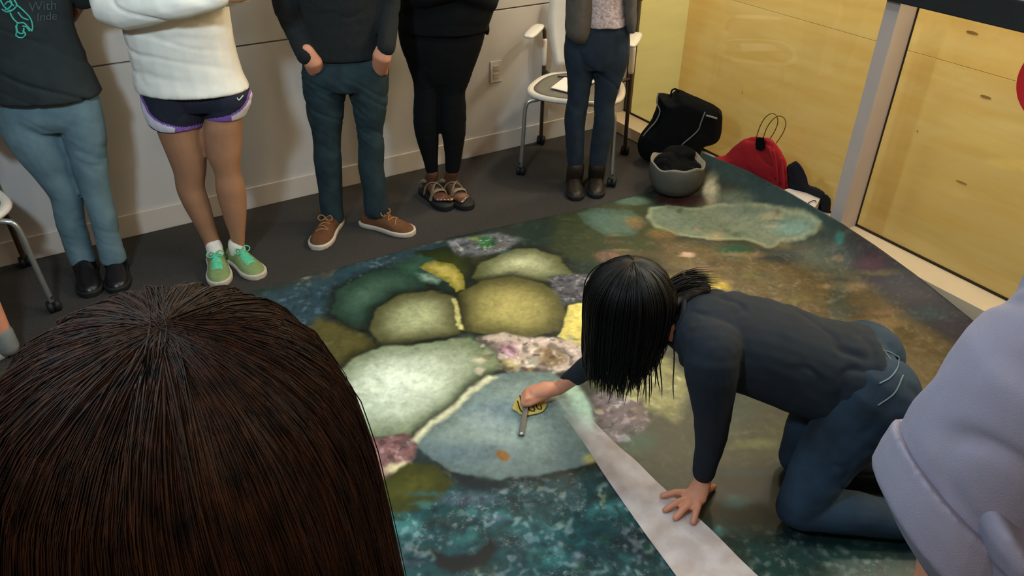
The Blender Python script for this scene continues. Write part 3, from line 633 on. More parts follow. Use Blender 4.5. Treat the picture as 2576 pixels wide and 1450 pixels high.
jk = empty('dark_jacket', onX(2040, 500, 3.05), 'dark folded jacket on the ledge between red bag and mullion', 'jacket')
DJ = 3.487
puff('jacket_body', [(1978, 420), (1990, 408), (2004, 404), (2020, 420), (2028, 445), (2034, 466), (2062, 476), (2084, 492), (2092, 508), (2086, 540), (2060, 545), (2020, 510), (1980, 480)], DJ, 0.045, M['navy'], jk, 0.006, 4, folds(0.006, 12, 12, 5), doff=lambda px, py: -(px - 2035) * 0.0018 + 0.02)
zp = 0.135
pc = [fl(*p, zp) for p in ((1965, 482), (1984, 476), (2066, 497), (2046, 530), (2000, 512))]
rings = [[p + V3(0, 0, dz) for p in pc] for dz in (LZ + 0.002 - zp, 0.004)]
v, f = loft(rings); tag(mesh_obj('paper_stack', v, f, M['paper'], None, False), 'stack of white paper on the ledge below the dark jacket', 'paper')
v, f = tube([fl(px, py, zp + 0.012) for px, py in spline([(2030, 514), (2040, 507), (2050, 505), (2053, 509)], 10)], 0.0022, 6)
tag(mesh_obj('spectacle_arm', v, f, M['rubber']), 'thin dark wire arm lying on the white paper stack', 'spectacles')

# ------------------------------------------------------------------ small things on the mat
dc = fl(1333, 1018, 0.012)
ring_o = []
rings = []
for z, s in ((0.006, 0.96), (0.008, 1.0), (0.011, 1.0), (0.012, 0.97)):
    rings.append([V3(dc[0] + math.cos(t) * s * 0.062 * (1 + 0.05 * math.sin(5 * t) + 0.04 * math.sin(9 * t + 1)), dc[1] + math.sin(t) * s * 0.052 * (1 + 0.05 * math.sin(4 * t)), z + 0.001) for t in np.linspace(0, 2 * math.pi, 40, endpoint=False)])
dk = empty('yellow_disc', (dc[0], dc[1], 0.006), 'small yellow disc with black squiggles under the kneeling woman\'s hand', 'disc')
v, f = loft(rings); mesh_obj('disc_plate', v, f, M['yellow'], dk)
for pl in ([(1302, 1010), (1308, 1030), (1318, 1042)], [(1308, 996), (1312, 1016), (1322, 1032)], [(1327, 1016), (1332, 1032), (1345, 1034), (1338, 1014)], [(1347, 1012), (1352, 1028), (1362, 1030), (1360, 1020)], [(1318, 990), (1316, 1004), (1322, 1018)]):
    v, f = tube([fl(px, py, 0.0135) for px, py in spline(pl, 9)], 0.0024, 6); mesh_obj('squiggle', v, f, M['ink'], dk)
b0, b1 = fl(1330, 976, 0.035), fl(1311, 1096, 0.012)
br = empty('grey_bar', b1, 'slim grey bar with pale ends held across the yellow disc', 'bar')
ud = nrm(b1 - b0); sd = nrm(np.cross(ud, UP)); vd = np.cross(sd, ud)
v, f = loft([ering(b0 + (b1 - b0) * q, sd, vd, 0.0095, 0.004, 16, 5) for q in (0, 0.02, 0.5, 0.98, 1)]); mesh_obj('rod', v, f, M['barmetal'], br)
for q in (0.02, 0.975):
    v, f = ellipsoid(b0 + (b1 - b0) * q + vd * 0.003, [sd, ud, vd], (0.006, 0.006, 0.004), 12, 6); mesh_obj('end_stud', v, f, M['pale_end'], br)

# ------------------------------------------------------------------ people: builders
def rows(tr, D, ratio=0.95, grow=1.0, n=20):
    """rings from traced rows (y, x_left, x_right[, depth offset]); section is an ellipse facing the viewer"""
    T = np.array([list(r) + [0] * (4 - len(r)) for r in tr], float); T = spline(T, len(tr) * 3); rg = []
    for y, xl, xr, do in T:
        a = atD(xl, y, D + do); b = atD(xr, y, D + do); c = (a + b) / 2; h = np.linalg.norm(b - a) / 2 * grow
        rg.append(ering(c, RH, FH, h, h * ratio, n))
    return rg
def zring(c, z, a, b, n=20, p=2.2): return ering(V3(c[0], c[1], z), RH, FH, a, b, n, p)
def headparts(c, F, U, s=1.0):
    """skull, jaw, nose, ears, brow as overlapping volumes; c centre of the skull, F gaze, U crown direction"""
    c = np.asarray(c, float); F = nrm(F); U = nrm(U - F * (np.asarray(U) @ F)); R = np.cross(F, U); A = [R, F, U]
    return [ellipsoid(c + U * 0.02 * s - F * 0.012 * s, A, (0.072 * s, 0.092 * s, 0.088 * s)),
            ellipsoid(c - U * 0.035 * s + F * 0.022 * s, A, (0.060 * s, 0.064 * s, 0.078 * s)),
            ellipsoid(c - U * 0.088 * s + F * 0.05 * s, A, (0.030 * s, 0.028 * s, 0.022 * s)),
            ellipsoid(c - U * 0.022 * s + F * 0.086 * s, A, (0.013 * s, 0.018 * s, 0.024 * s), 10, 8),
            ellipsoid(c + U * 0.018 * s + F * 0.070 * s, A, (0.045 * s, 0.014 * s, 0.009 * s), 10, 8),
            ellipsoid(c - U * 0.015 * s + R * 0.075 * s - F * 0.012 * s, A, (0.009 * s, 0.018 * s, 0.03 * s), 10, 8),
            ellipsoid(c - U * 0.015 * s - R * 0.075 * s - F * 0.012 * s, A, (0.009 * s, 0.018 * s, 0.03 * s), 10, 8)]
def face(root, c, F, U, s=1.0, lip='lip'):
    c = np.asarray(c, float); F = nrm(F); U = nrm(U - F * (np.asarray(U) @ F)); R = np.cross(F, U); A = [R, F, U]
    for k in (-1, 1):
        v, f = ellipsoid(c + R * k * 0.030 * s + F * 0.074 * s - U * 0.002, A, (0.013 * s, 0.010 * s, 0.009 * s), 12, 8); e = mesh_obj('eye', v, f, M['eye'], root)
        v, f = ellipsoid(c + R * k * 0.030 * s + F * 0.083 * s - U * 0.002, A, (0.005 * s, 0.003 * s, 0.005 * s), 10, 6); mesh_obj('iris', v, f, M['hair_brown'], e)
    v, f = ellipsoid(c - U * 0.060 * s + F * 0.083 * s, A, (0.023 * s, 0.008 * s, 0.008 * s), 12, 8); mesh_obj('mouth', v, f, M[lip], root)
def haircap(root, c, F, U, mat, s=1.0, long=0.0):
    c = np.asarray(c, float); F = nrm(F); U = nrm(U - F * (np.asarray(U) @ F)); R = np.cross(F, U); A = [R, F, U]
    ps = [ellipsoid(c + U * 0.036 * s - F * 0.026 * s, A, (0.084 * s, 0.094 * s, 0.088 * s)), ellipsoid(c - U * 0.02 * s - F * 0.05 * s, A, (0.078 * s, 0.055 * s, 0.075 * s))]
    if long: ps.append(tube([c - F * 0.065 * s, c - F * 0.085 * s - U * 0.12, c - F * 0.10 * s - U * (0.12 + long)], [0.075, 0.075, 0.05], 14, flat=0.45, wref=R))
    return fuse('hair', ps, mat, root, 0.007, 4, lambda q: 0.003 * vnoise(q * V3(90, 90, 12)))
def fingers(w, d, side, up, L=0.085, curl=0.5, spread=0.35, s=1.0):
    """palm and five fingers; w wrist, d pointing direction, side towards the thumb, up back of the hand"""
    d = nrm(d); side = nrm(np.asarray(side) - d * (np.asarray(side) @ d)); up = nrm(up - d * (np.asarray(up) @ d) - side * (np.asarray(up) @ side))
    ps = [loft([ering(w + d * q * s, side, up, a * s, b * s, 14, 2.6) for q, a, b in ((-0.02, 0.024, 0.018), (0.01, 0.028, 0.018), (0.05, 0.038, 0.015), (0.085, 0.040, 0.012), (0.093, 0.034, 0.009))])]
    for k, (o, l) in enumerate(((0.030, 0.9), (0.010, 1.0), (-0.010, 0.94), (-0.029, 0.76))):
        r = w + (d * 0.085 + side * o) * s; dd = nrm(d + side * o * spread * 10 * 0.12); pts = [r - dd * 0.02]; ang = 0; p = r.copy(); pts.append(p.copy())
        for j, fr in enumerate((0.46, 0.30, 0.24)):
            ang += curl * (0.8, 1.0, 0.8)[j]; p = p + (dd * math.cos(ang) - up * math.sin(ang)) * L * l * fr * s; pts.append(p.copy())
        ps.append(tube(pts, [0.0095 * s, 0.0092 * s, 0.0086 * s, 0.008 * s, 0.007 * s], 10))
    t0 = w + (d * 0.02 + side * 0.024) * s; t1 = w + (d * 0.05 + side * 0.05 - up * 0.006) * s; t2 = w + (d * 0.085 + side * (0.056 - 0.02 * curl) - up * 0.02 * curl) * s
    ps.append(tube([t0, t1, t2, t2 + nrm(t2 - t1 + 1e-6) * 0.01], [0.014 * s, 0.0115 * s, 0.0095 * s, 0.008 * s], 10))
    return ps
SW = [(0, 0.62), (0.06, 0.80), (0.15, 0.86), (0.35, 0.78), (0.5, 0.84), (0.68, 1.0), (0.82, 0.95), (0.92, 0.74), (0.975, 0.45), (1.0, 0.2)]
def shoe(root, toe, dirv, Ln, w, upper_mat, sole_mat, style='shoe', lace_mat=None, extra=None):
    """one shoe with its sole, toe cap end at 'toe' on the floor"""
    u = nrm(V3(dirv[0], dirv[1], 0)); s = V3(-u[1], u[0], 0); heel = V3(toe[0], toe[1], 0) - u * Ln
    base = toe[2] if len(toe) > 2 else 0.0
    hts = {'shoe': [(0, .062), (.1, .072), (.25, .074), (.42, .082), (.55, .070), (.7, .056), (.85, .046), (.95, .036), (1, .022)],
           'boot': [(0, .075), (.1, .085), (.25, .095), (.42, .092), (.55, .075), (.7, .060), (.85, .052), (.95, .042), (1, .024)]}[style]
    W = lambda q: np.interp(q, [a for a, _ in SW], [b for _, b in SW]) * w / 2
    Hh = lambda q: np.interp(q, [a for a, _ in hts], [b for _, b in hts])
    rings = []
    qs = [0.0, 0.02, 0.06, 0.12, 0.2, 0.3, 0.4, 0.5, 0.6, 0.7, 0.78, 0.85, 0.91, 0.95, 0.98, 1.0]
    for q in qs:
        ww = W(q) * (0.6 if q in (0.0,) else 1); hh = Hh(q); rr = []
        for k in range(15):
            t = math.pi * k / 14; x = math.cos(t) * ww * (1 if abs(math.cos(t)) > 0.6 else 1); z = 0.014 + (hh - 0.014) * math.sin(t) ** 0.75
            rr.append(heel + u * q * Ln + s * x + V3(0, 0, base + z))
        rr += [heel + u * q * Ln + s * (-ww * (1 - j / 3)) + s * ww * (j / 3) * 0 + V3(0, 0, base + 0.012) + s * (ww * 2 * j / 3 - ww * j / 3) for j in (1, 2)]
        rings.append(rr)
    up = mesh_obj('shoe' if style == 'shoe' else 'boot', *loft(rings), upper_mat, root)
    up.data.shade_smooth()
    n = 44; o_ = []
    for k in range(n):
        t = 2 * math.pi * k / n; q = 0.5 - 0.5 * math.cos(t); o_.append((q, math.copysign(1, math.sin(t) + 1e-9)))
    def so(g, z): return [heel + u * (q * (Ln + 0.012) - 0.006) + s * sg * (W(min(max(q, 0.004), 0.997)) * g + 0.004) * (0.35 if (q < 0.003 or q > 0.997) else 1) + V3(0, 0, base + z) for q, sg in o_]
    mesh_obj('sole', *loft([so(0.97, 0.0005), so(1.05, 0.004), so(1.06, 0.02), so(1.0, 0.025)]), sole_mat, up)
    if lace_mat:
        for j, q in enumerate((0.46, 0.53, 0.60, 0.67)):
            hh = Hh(q); ww = W(q) * 0.5
            pts = [heel + u * q * Ln + s * ww * a + u * 0.01 * b + V3(0, 0, base + 0.014 + (hh - 0.014) * (1 - 0.22 * a * a) + 0.004) for a, b in ((-1, 1 if j % 2 else -1), (-0.5, 0.5 if j % 2 else -0.5), (0, 0), (0.5, -0.5 if j % 2 else 0.5), (1, -1 if j % 2 else 1))]
            mesh_obj('lace', *tube(pts, 0.0032, 6), lace_mat, up)
        for sg in (-1, 1):
            hh = Hh(0.44); c = heel + u * 0.43 * Ln + V3(0, 0, base + hh + 0.006)
            pts = [c, c + s * sg * 0.022 + V3(0, 0, 0.014), c + s * sg * 0.036 + u * 0.012 + V3(0, 0, 0.004), c + s * sg * 0.02 + u * 0.02 - V3(0, 0, 0.006), c]
            mesh_obj('lace_bow', *tube(spline(pts, 14), 0.0028, 6), lace_mat, up)
    return up, heel, u, s, Hh, W
def shaft(root, heel, u, Ln, top, r0, r1, mat, name='boot_shaft'):
    a = heel + u * Ln * 0.24; T = np.asarray(top)
    return mesh_obj(name, *tube([V3(a[0], a[1], 0.045), a * 0.6 + T * 0.4 + V3(0, 0, 0.03 * 0.6), T], [r0, (r0 + r1) / 2, r1], 18), mat, root)
def inner(tr, k=0.8):
    out = []
    for r in tr:
        y, xl, xr = r[:3]; c = (xl + xr) / 2; h = (xr - xl) / 2 * k; out.append((y, c - h, c + h, *r[3:]))
    return out
def ankle(tr, D): y, xl, xr = tr[-1][:3]; return atD((xl + xr) / 2, y, D)

def stand(root, D, c, legs, skin, hem_z, zs, sw, arms, hairmat, bare=False, hips=None, head_s=1.0, hair_long=0.0, gaze=(0, 0), hand_parts=(), foot_parts=(), voxel=0.008, legk=0.8, waist=None):
    """continuous body: legs, trunk, neck, head, arms and hands; c = trunk centre (x, y), zs = shoulder height"""
    ps = [loft(rows(t if bare else inner(t, legk), D, 0.95)) for t in legs]
    hw = waist or 0.13
    ps.append(loft([zring(c, hem_z - 0.10, hw * 0.55, 0.045), zring(c, hem_z - 0.02, hw * 0.78, 0.065), zring(c, hem_z + 0.12, hw * 0.76, 0.07), zring(c, zs - 0.2, hw * 0.95, 0.09), zring(c, zs - 0.06, sw * 0.9, 0.075), zring(c, zs, sw * 0.55, 0.055), zring(c, zs + 0.03, 0.055, 0.05)]))
    hc = V3(c[0], c[1], zs + 0.185) - FH * 0.03
    ps.append(tube([V3(c[0], c[1], zs - 0.03), V3(c[0], c[1], zs + 0.07), hc - V3(0, 0, 0.03)], [0.055, 0.046, 0.05], 14))
    F = -FH + RH * gaze[0] + UP * (-0.35 + gaze[1])
    ps += headparts(hc, F, UP, head_s)
    for A in arms: ps.append(tube(A, [0.040, 0.034, 0.030, 0.026][:len(A)] if len(A) <= 4 else 0.03, 12))
    ps += list(hand_parts) + list(foot_parts)
    fuse('body', ps, skin, root, voxel, 4)
    face(root, hc, F, UP, head_s); haircap(root, hc, F, UP, hairmat, head_s, hair_long)
    return hc
def cloth(root, name, parts, mat, amp=0.004, voxel=0.007, smooth=4, sx=9, sz=20, seed=0, tilt=0.0):
    return fuse(name, parts, mat, root, voxel, smooth, folds(amp, sx, sz, seed, tilt))

# ---- person in charcoal t-shirt and light jeans (left)
D1 = 2.90
p1 = empty('person', V3(*fl(245, 700)[:2], 0), 'person in charcoal t-shirt with teal print, light blue jeans and black boots', 'person')
l1 = [(245, 0, 132), (270, -2, 140), (331, 14, 161), (386, 50, 180), (441, 94, 194), (496, 130, 205), (552, 141, 212), (607, 160, 225), (662, 180, 240)]
r1_ = [(240, 132, 240), (265, 137, 250), (331, 159, 263), (386, 178, 268), (441, 192, 271), (480, 206, 275), (510, 217, 282), (552, 229, 293), (607, 243, 303), (657, 256, 319)]
cloth(p1, 'jeans', [loft(rows(l1, D1)), loft(rows(r1_, D1)), loft(rows([(235, -2, 236), (262, -6, 246), (290, 0, 252), (318, 36, 236)], D1, 0.56))], M['jeans_light'], 0.0035, sx=8, sz=13, seed=1, tilt=0.7)
c1 = ((atD(-30, 100, D1) + atD(190, 100, D1)) / 2)[:2]
zs1 = 1.34
t1 = [(-60, -48, 170), (0, -45, 172), (60, -40, 181), (110, -36, 194), (150, -32, 214), (200, -30, 236), (222, -28, 246), (236, -28, 252)]
shT = zring
arm1 = [V3(c1[0], c1[1], zs1 - 0.03) + RH * 0.17, atD(204, -8, D1 + 0.10), atD(174, 40, D1 + 0.12), atD(140, 70, D1 + 0.16)]
arm1b = [V3(c1[0], c1[1], zs1 - 0.03) - RH * 0.17, V3(c1[0], c1[1], 1.08) - RH * 0.21, V3(c1[0], c1[1], 1.02) - RH * 0.12 - FH * 0.15]
tee = cloth(p1, 'shirt', [loft(rows(t1[::-1], D1, 0.70) + [zring(c1, 1.26, 0.165, 0.09), zring(c1, zs1 - 0.03, 0.15, 0.075), zring(c1, zs1 + 0.02, 0.07, 0.06)]),
     tube([arm1[0], (arm1[0] * 0.5 + arm1[1] * 0.5), arm1[1]], [0.058, 0.05, 0.046], 14), tube([arm1b[0], arm1b[0] * 0.5 + arm1b[1] * 0.5], [0.062, 0.055], 14)], M['tee_dark'], 0.010, sx=4, sz=12, seed=2, tilt=0.6)
stand(p1, D1, c1, [l1, r1_], M['skin_brown'], 0.82, zs1, 0.17, [arm1, arm1b], M['hair_black'], hair_long=0.15, hand_parts=fingers(arm1b[-1], -FH - 0.4 * UP, RH, UP, curl=0.4) + fingers(arm1[-1], V3(-0.6, 0.2, -0.7), V3(0, 0, 1), FH, curl=0.5), waist=0.15)
for tr, toe in ((l1, (232, 748)), (r1_, (298, 738))):
    tp = fl(*toe); dv = tp - ankle(tr, D1); _, heel, u, s, _, _ = shoe(p1, tp, dv, 0.25, 0.098, M['boot_black'], M['sole_black'], 'boot')
    y, xl, xr = tr[-1]; T = atD((xl + xr) / 2, y - 6, D1)
    shaft(p1, heel, u, 0.25, T, 0.046, 0.049, M['boot_black'])
# print on the shirt: teal turtle drawing and lettering laid on the cloth
def on_shirt(target, px, py, off=0.003):
    bvh = on_shirt.cache.get(target.name)
    if bvh is None:
        me_ = target.data; bvh = BVHTree.FromPolygons([v_.co[:] for v_ in me_.vertices], [p_.vertices[:] for p_ in me_.polygons]); on_shirt.cache[target.name] = bvh
    d = ray(px, py); h = bvh.ray_cast(Vector(O), Vector(nrm(d)))
    return (np.array(h[0]) - nrm(d) * off) if h[0] is not None else None
on_shirt.cache = {}
def printline(pts, r, mat, root, target, name, n=24):
    q = [on_shirt(target, *p) for p in spline(pts, n)]; q = [x for x in q if x is not None]
    if len(q) > 2: mesh_obj(name, *tube(q, r, 6), mat, root)
for pl in ([(44, 14), (60, 28), (76, 46), (82, 66), (80, 78)], [(26, 34), (34, 48), (46, 58), (60, 58), (74, 72), (80, 78)], [(46, 32), (56, 44), (70, 50)], [(44, 58), (42, 70), (46, 82), (58, 84), (60, 72)],
           [(40, 86), (46, 94), (58, 94), (64, 86), (58, 78)], [(40, 66), (42, 80), (40, 90)], [(36, 0), (42, 14), (30, 26), (14, 24)], [(2, 2), (10, 16), (20, 22), (30, 10), (24, -2)], [(12, 12), (22, 4), (34, 14)], [(6, 24), (16, 30), (28, 28), (38, 20)], [(58, 66), (66, 68), (74, 78)]):
    printline(pl, 0.0028, M['print'], p1, tee, 'print_stroke')
def printtext(txt, px, py, h, mat, root, target, slope):
    cu = bpy.data.curves.new('t', 'FONT'); cu.body = txt; cu.size = 1.0; ob = bpy.data.objects.new('t', cu); COL.objects.link(ob)
    dg = bpy.context.evaluated_depsgraph_get(); me_ = bpy.data.meshes.new_from_object(ob.evaluated_get(dg)); bpy.data.objects.remove(ob)
    ok = True; cache = []
    for v_ in me_.vertices:
        q = on_shirt(target, px + v_.co.x * h, py - v_.co.y * h + slope * v_.co.x * h, 0.0035)
        if q is None: ok = False; break
        cache.append(q)
    if ok:
        mesh_obj('lettering', cache, [tuple(p_.vertices) for p_ in me_.polygons], mat, root, False)
printtext('With', 72, 30, 34, M['print_grey'], p1, tee, -0.1); printtext('Inde', 92, 54, 30, M['print_grey'], p1, tee, -0.1)

# ---- person in white long-sleeve top and running shorts
D2 = 3.0
p2 = empty('person', V3(*fl(600, 670)[:2], 0), 'person with crossed arms in white top, navy running shorts and green sneakers', 'person')
l2 = [(275, 392, 506), (304, 394, 510), (331, 400, 511), (386, 422, 518), (430, 438, 518), (469, 444, 514), (496, 454, 521), (524, 468, 530), (552, 484, 537), (579, 498, 544), (607, 512, 553), (650, 526, 566)]
r2_ = [(270, 524, 604), (303, 516, 610), (331, 514, 609), (386, 521, 606), (430, 540, 604), (469, 543, 615), (496, 549, 619), (524, 557, 620), (552, 565, 619), (579, 575, 617), (607, 582, 616), (640, 585, 614)]
c2 = ((atD(345, 120, D2) + atD(585, 120, D2)) / 2)[:2]; zs2 = 1.36
t2 = [(-60, 316, 566), (0, 308, 572), (60, 310, 580), (120, 324, 590), (180, 338, 606), (205, 342, 618), (224, 347, 628)]
la = [V3(c2[0], c2[1], zs2 - 0.04) - RH * 0.18, atD(278, 22, D2 - 0.10), atD(420, 12, D2 - 0.20), atD(545, -12, D2 - 0.17)]
ra = [V3(c2[0], c2[1], zs2 - 0.04) + RH * 0.18, atD(596, -30, D2 - 0.06), atD(480, -46, D2 - 0.17), atD(350, -70, D2 - 0.15)]
cloth(p2, 'shirt', [loft(rows(t2[::-1], D2, 0.62) + [zring(c2, 1.28, 0.175, 0.095), zring(c2, zs2 - 0.03, 0.16, 0.08), zring(c2, zs2 + 0.02, 0.07, 0.06)]),
      tube(spline(la, 10), [0.066, 0.066, 0.066, 0.064, 0.062, 0.060, 0.057, 0.054, 0.05, 0.045], 14), tube(spline(ra, 10), [0.066, 0.064, 0.062, 0.06, 0.058, 0.056, 0.053, 0.05, 0.046, 0.043], 14)], M['white_knit'], 0.009, sx=4, sz=13, seed=4, tilt=0.3)
sl_ = [(215, 356, 516), (240, 358, 516), (270, 362, 517), (296, 372, 518), (312, 384, 517)]; sr_ = [(218, 512, 618), (236, 513, 632), (258, 514, 632), (282, 514, 622), (292, 515, 616)]
sh = cloth(p2, 'shorts', [loft(rows(sl_, D2, 0.92)), loft(rows(sr_, D2, 0.92)), loft(rows([(215, 366, 620), (240, 368, 622), (270, 390, 608)], D2, 0.5))], M['shorts'], 0.003, 0.004, 6, sx=8, sz=10, seed=5)
stand(p2, D2, c2, [l2, r2_], M['skin_leg'], 0.86, zs2, 0.17, [la, ra], M['hair_brown'], bare=True, hair_long=0.2, hand_parts=fingers(la[-1], la[-1] - la[-2], UP, -FH, curl=0.3) + fingers(ra[-1], ra[-1] - ra[-2], UP, -FH, curl=0.3), waist=0.14)
# shorts: pale side panels and purple binding, cut into the cloth
me_ = sh.data; me_.materials.append(M['shorts_white']); me_.materials.append(M['purple'])
arcL = spline([(352, 236), (366, 266), (380, 290), (410, 311), (460, 322), (516, 312)], 40); arcR = spline([(634, 215), (626, 240), (616, 264), (594, 284), (560, 297), (516, 302)], 40)
def pix(p): v_ = RM @ (np.asarray(p) - O); return 1288 + FPX * v_[0] / v_[2], 725 - FPX * v_[1] / v_[2]
for p_ in me_.polygons:
    x_, y_ = pix(p_.center[:]); A_c = arcL if x_ < 516 else arcR
    k_ = int(np.argmin(np.hypot(A_c[:, 0] - x_, A_c[:, 1] - y_))); d_ = math.hypot(A_c[k_, 0] - x_, A_c[k_, 1] - y_)
    below = y_ > np.interp(x_, A_c[:, 0], A_c[:, 1]) if A_c is arcL else y_ > np.interp(x_, A_c[::-1, 0], A_c[::-1, 1])
    if d_ < 3.0: p_.material_index = 2
    elif below: p_.material_index = 1 if (x_ < 440 or x_ > 582) and d_ < 22 else 2
printline([(597, 247), (601, 252), (611, 241)], 0.0022, M['shorts_white'], sh, sh, 'logo_mark', 10)
for tr, toe in ((l2, (556, 722)), (r2_, (656, 702))):
    tp = fl(*toe); dv = tp - ankle(tr, D2)
    up, heel, u, s, Hh, Wd = shoe(p2, tp, dv, 0.255, 0.10, M['sneaker'], M['sole_white'], 'shoe', M['mint'])
    rings = []
    for q in (0.30, 0.38, 0.46, 0.54, 0.62, 0.70, 0.75):
        hh = Hh(q) + 0.002; ww = Wd(q) * (0.78 if q < 0.7 else 0.7)
        arc = [heel + u * q * 0.255 + s * ww * math.cos(a_) + V3(0, 0, 0.016 + (hh - 0.014) * math.sin(a_) ** 0.75) for a_ in np.linspace(0.45, math.pi - 0.45, 9)]
        rings.append(arc + [p_ - V3(0, 0, 0.003) for p_ in arc[::-1]])
    mesh_obj('lace_panel', *loft(rings), M['mint'], up)
    a_ = ankle(tr, D2); b_ = heel + u * 0.07
    mesh_obj('sock', *tube([V3(b_[0], b_[1], 0.06), V3(b_[0] * 0.5 + a_[0] * 0.5, b_[1] * 0.5 + a_[1] * 0.5, 0.098)], [0.036, 0.036], 16), M['sock'], up)

# ---- person in charcoal sweater, hands in pockets
D3 = 3.36
p3 = empty('person', V3(*fl(905, 580)[:2], 0), 'person in charcoal sweater with hands in the pockets of dark teal jeans', 'person')
l3 = [(150, 764, 868), (175, 758, 871), (218, 760, 873), (255, 769, 868), (291, 774, 864), (328, 783, 859), (364, 789, 857), (396, 789, 859), (432, 794, 860), (478, 801, 861), (523, 806, 862), (555, 808, 866)]
r3_ = [(150, 872, 972), (175, 872, 978), (218, 874, 977), (255, 883, 975), (291, 890, 970), (328, 897, 964), (364, 901, 967), (410, 901, 966), (446, 906, 968), (482, 914, 973), (510, 915, 975), (540, 919, 976)]
cloth(p3, 'jeans', [loft(rows(l3, D3)), loft(rows(r3_, D3)), loft(rows([(140, 772, 966), (165, 762, 976), (192, 760, 978), (220, 775, 965)], D3, 0.58))], M['jeans_teal'], 0.005, sx=9, sz=15, seed=6, tilt=0.8)
c3 = ((atD(757, 60, D3) + atD(955, 60, D3)) / 2)[:2]; zs3 = 1.36
t3 = [(-70, 745, 960), (0, 750, 958), (60, 756, 955), (110, 762, 958), (128, 765, 962), (140, 768, 963)]
la3 = [V3(c3[0], c3[1], zs3 - 0.04) - RH * 0.20, atD(716, 0, D3 + 0.02), atD(742, 70, D3 - 0.04), atD(768, 138, D3 - 0.11)]
ra3 = [V3(c3[0], c3[1], zs3 - 0.04) + RH * 0.20, atD(978, -10, D3 + 0.02), atD(976, 60, D3 - 0.03), atD(972, 118, D3 - 0.10)]
cloth(p3, 'sweater', [loft(rows(t3[::-1], D3, 0.68) + [zring(c3, 1.26, 0.19, 0.10), zring(c3, zs3 - 0.03, 0.175, 0.085), zring(c3, zs3 + 0.02, 0.075, 0.065)]),
      tube(spline(la3, 8), [0.064, 0.060, 0.056, 0.053, 0.050, 0.047, 0.043, 0.040], 14), tube(spline(ra3, 8), [0.064, 0.058, 0.052, 0.048, 0.044, 0.042, 0.041, 0.040], 14)], M['sweater'], 0.005, sx=8, sz=20, seed=7)
hp = []
for w0, w1, w2, tk in (((772, 128, -0.118), (787, 156, -0.112), (797, 188, -0.05), (808, 160, -0.09)), ((970, 112, -0.108), (961, 142, -0.108), (954, 176, -0.05), (943, 146, -0.09))):
    A0, A1, A2, A3 = [atD(x_, y_, D3 + d_) for x_, y_, d_ in (w0, w1, w2, tk)]
    hp += [tube([A0, A1, A2], [0.031, 0.042, 0.034], 14, flat=0.72, wref=RH), tube([A1 * 0.6 + A0 * 0.4, A3, A3 - V3(0, 0, 0.03) + FH * 0.03], [0.016, 0.014, 0.011], 10)]
    hp += [tube([A1 + RH * o_, A2 + RH * o_ - V3(0, 0, 0.03) + FH * 0.03], [0.011, 0.009], 8) for o_ in (-0.024, -0.008, 0.008, 0.024)]
stand(p3, D3, c3, [l3, r3_], M['skin'], 0.84, zs3, 0.19, [la3, ra3], M['hair_brown'], hand_parts=hp, waist=0.14)
# pocket openings over the hands
j3 = [o for o in p3.children if o.name.startswith('jeans')][0]
for pl in ([(762, 176), (784, 186), (806, 182), (820, 164)], [(932, 152), (942, 168), (962, 174), (980, 164)]):
    printline(pl, 0.004, M['jeans_teal'], j3, j3, 'pocket_edge', 12)
for tr, toe in ((l3, (797, 630)), (r3_, (1040, 592))):
    tp = fl(*toe); dv = tp - ankle(tr, D3)
    shoe(p3, tp, dv, 0.285, 0.108, M['suede'], M['sole_white'], 'shoe', M['lace_tan'])

# ---- person in black top and leggings, sandals
D4 = 3.67
p4 = empty('person', V3(*fl(1130, 505)[:2], 0), 'person in black top and black leggings wearing strappy sandals', 'person')
l4 = [(60, 1000, 1110), (86, 1002, 1110), (114, 1008, 1111), (159, 1024, 1111), (205, 1039, 1109), (250, 1041, 1106), (282, 1039, 1105), (319, 1041, 1105), (355, 1049, 1104), (391, 1061, 1102), (436, 1073, 1102)]
r4_ = [(60, 1106, 1224), (86, 1107, 1220), (114, 1108, 1213), (159, 1109, 1197), (205, 1108, 1181), (232, 1107, 1171), (273, 1106, 1173), (319, 1108, 1173), (355, 1114, 1169), (391, 1119, 1163), (431, 1120, 1156)]
cloth(p4, 'leggings', [loft(rows(l4, D4)), loft(rows(r4_, D4)), loft(rows([(60, 1010, 1215), (90, 1006, 1218), (130, 1014, 1208), (190, 1042, 1178), (225, 1070, 1145), (245, 1090, 1125)], D4, 0.6))], M['black'], 0.002, sx=8, sz=24, seed=8)
c4 = ((atD(1005, 20, D4) + atD(1235, 20, D4)) / 2)[:2]; zs4 = 1.34
t4 = [(-80, 1010, 1225), (-30, 1004, 1236), (0, 1001, 1246), (35, 1000, 1240), (60, 1000, 1230), (74, 1002, 1228)]
la4 = [V3(c4[0], c4[1], zs4 - 0.04) - RH * 0.19, V3(c4[0], c4[1], 1.08) - RH * 0.22, V3(c4[0], c4[1], 1.06) - RH * 0.10 - FH * 0.14, V3(c4[0], c4[1], 1.10) + RH * 0.04 - FH * 0.17]
ra4 = [V3(c4[0], c4[1], zs4 - 0.04) + RH * 0.19, atD(1236, -2, D4 + 0.01), V3(c4[0], c4[1], 1.08) + RH * 0.12 - FH * 0.13, V3(c4[0], c4[1], 1.12) - RH * 0.04 - FH * 0.15]
cloth(p4, 'top', [loft(rows(t4[::-1], D4, 0.68) + [zring(c4, 1.24, 0.18, 0.1), zring(c4, zs4 - 0.03, 0.165, 0.085), zring(c4, zs4 + 0.02, 0.07, 0.06)]), tube(spline(la4, 8), 0.05, 14), tube(spline(ra4, 8), 0.052, 14),
      tube([atD(1214, 50, D4), atD(1226, 84, D4)], [0.03, 0.012], 10)], M['black'], 0.004, seed=9)
fp = []; sand = []
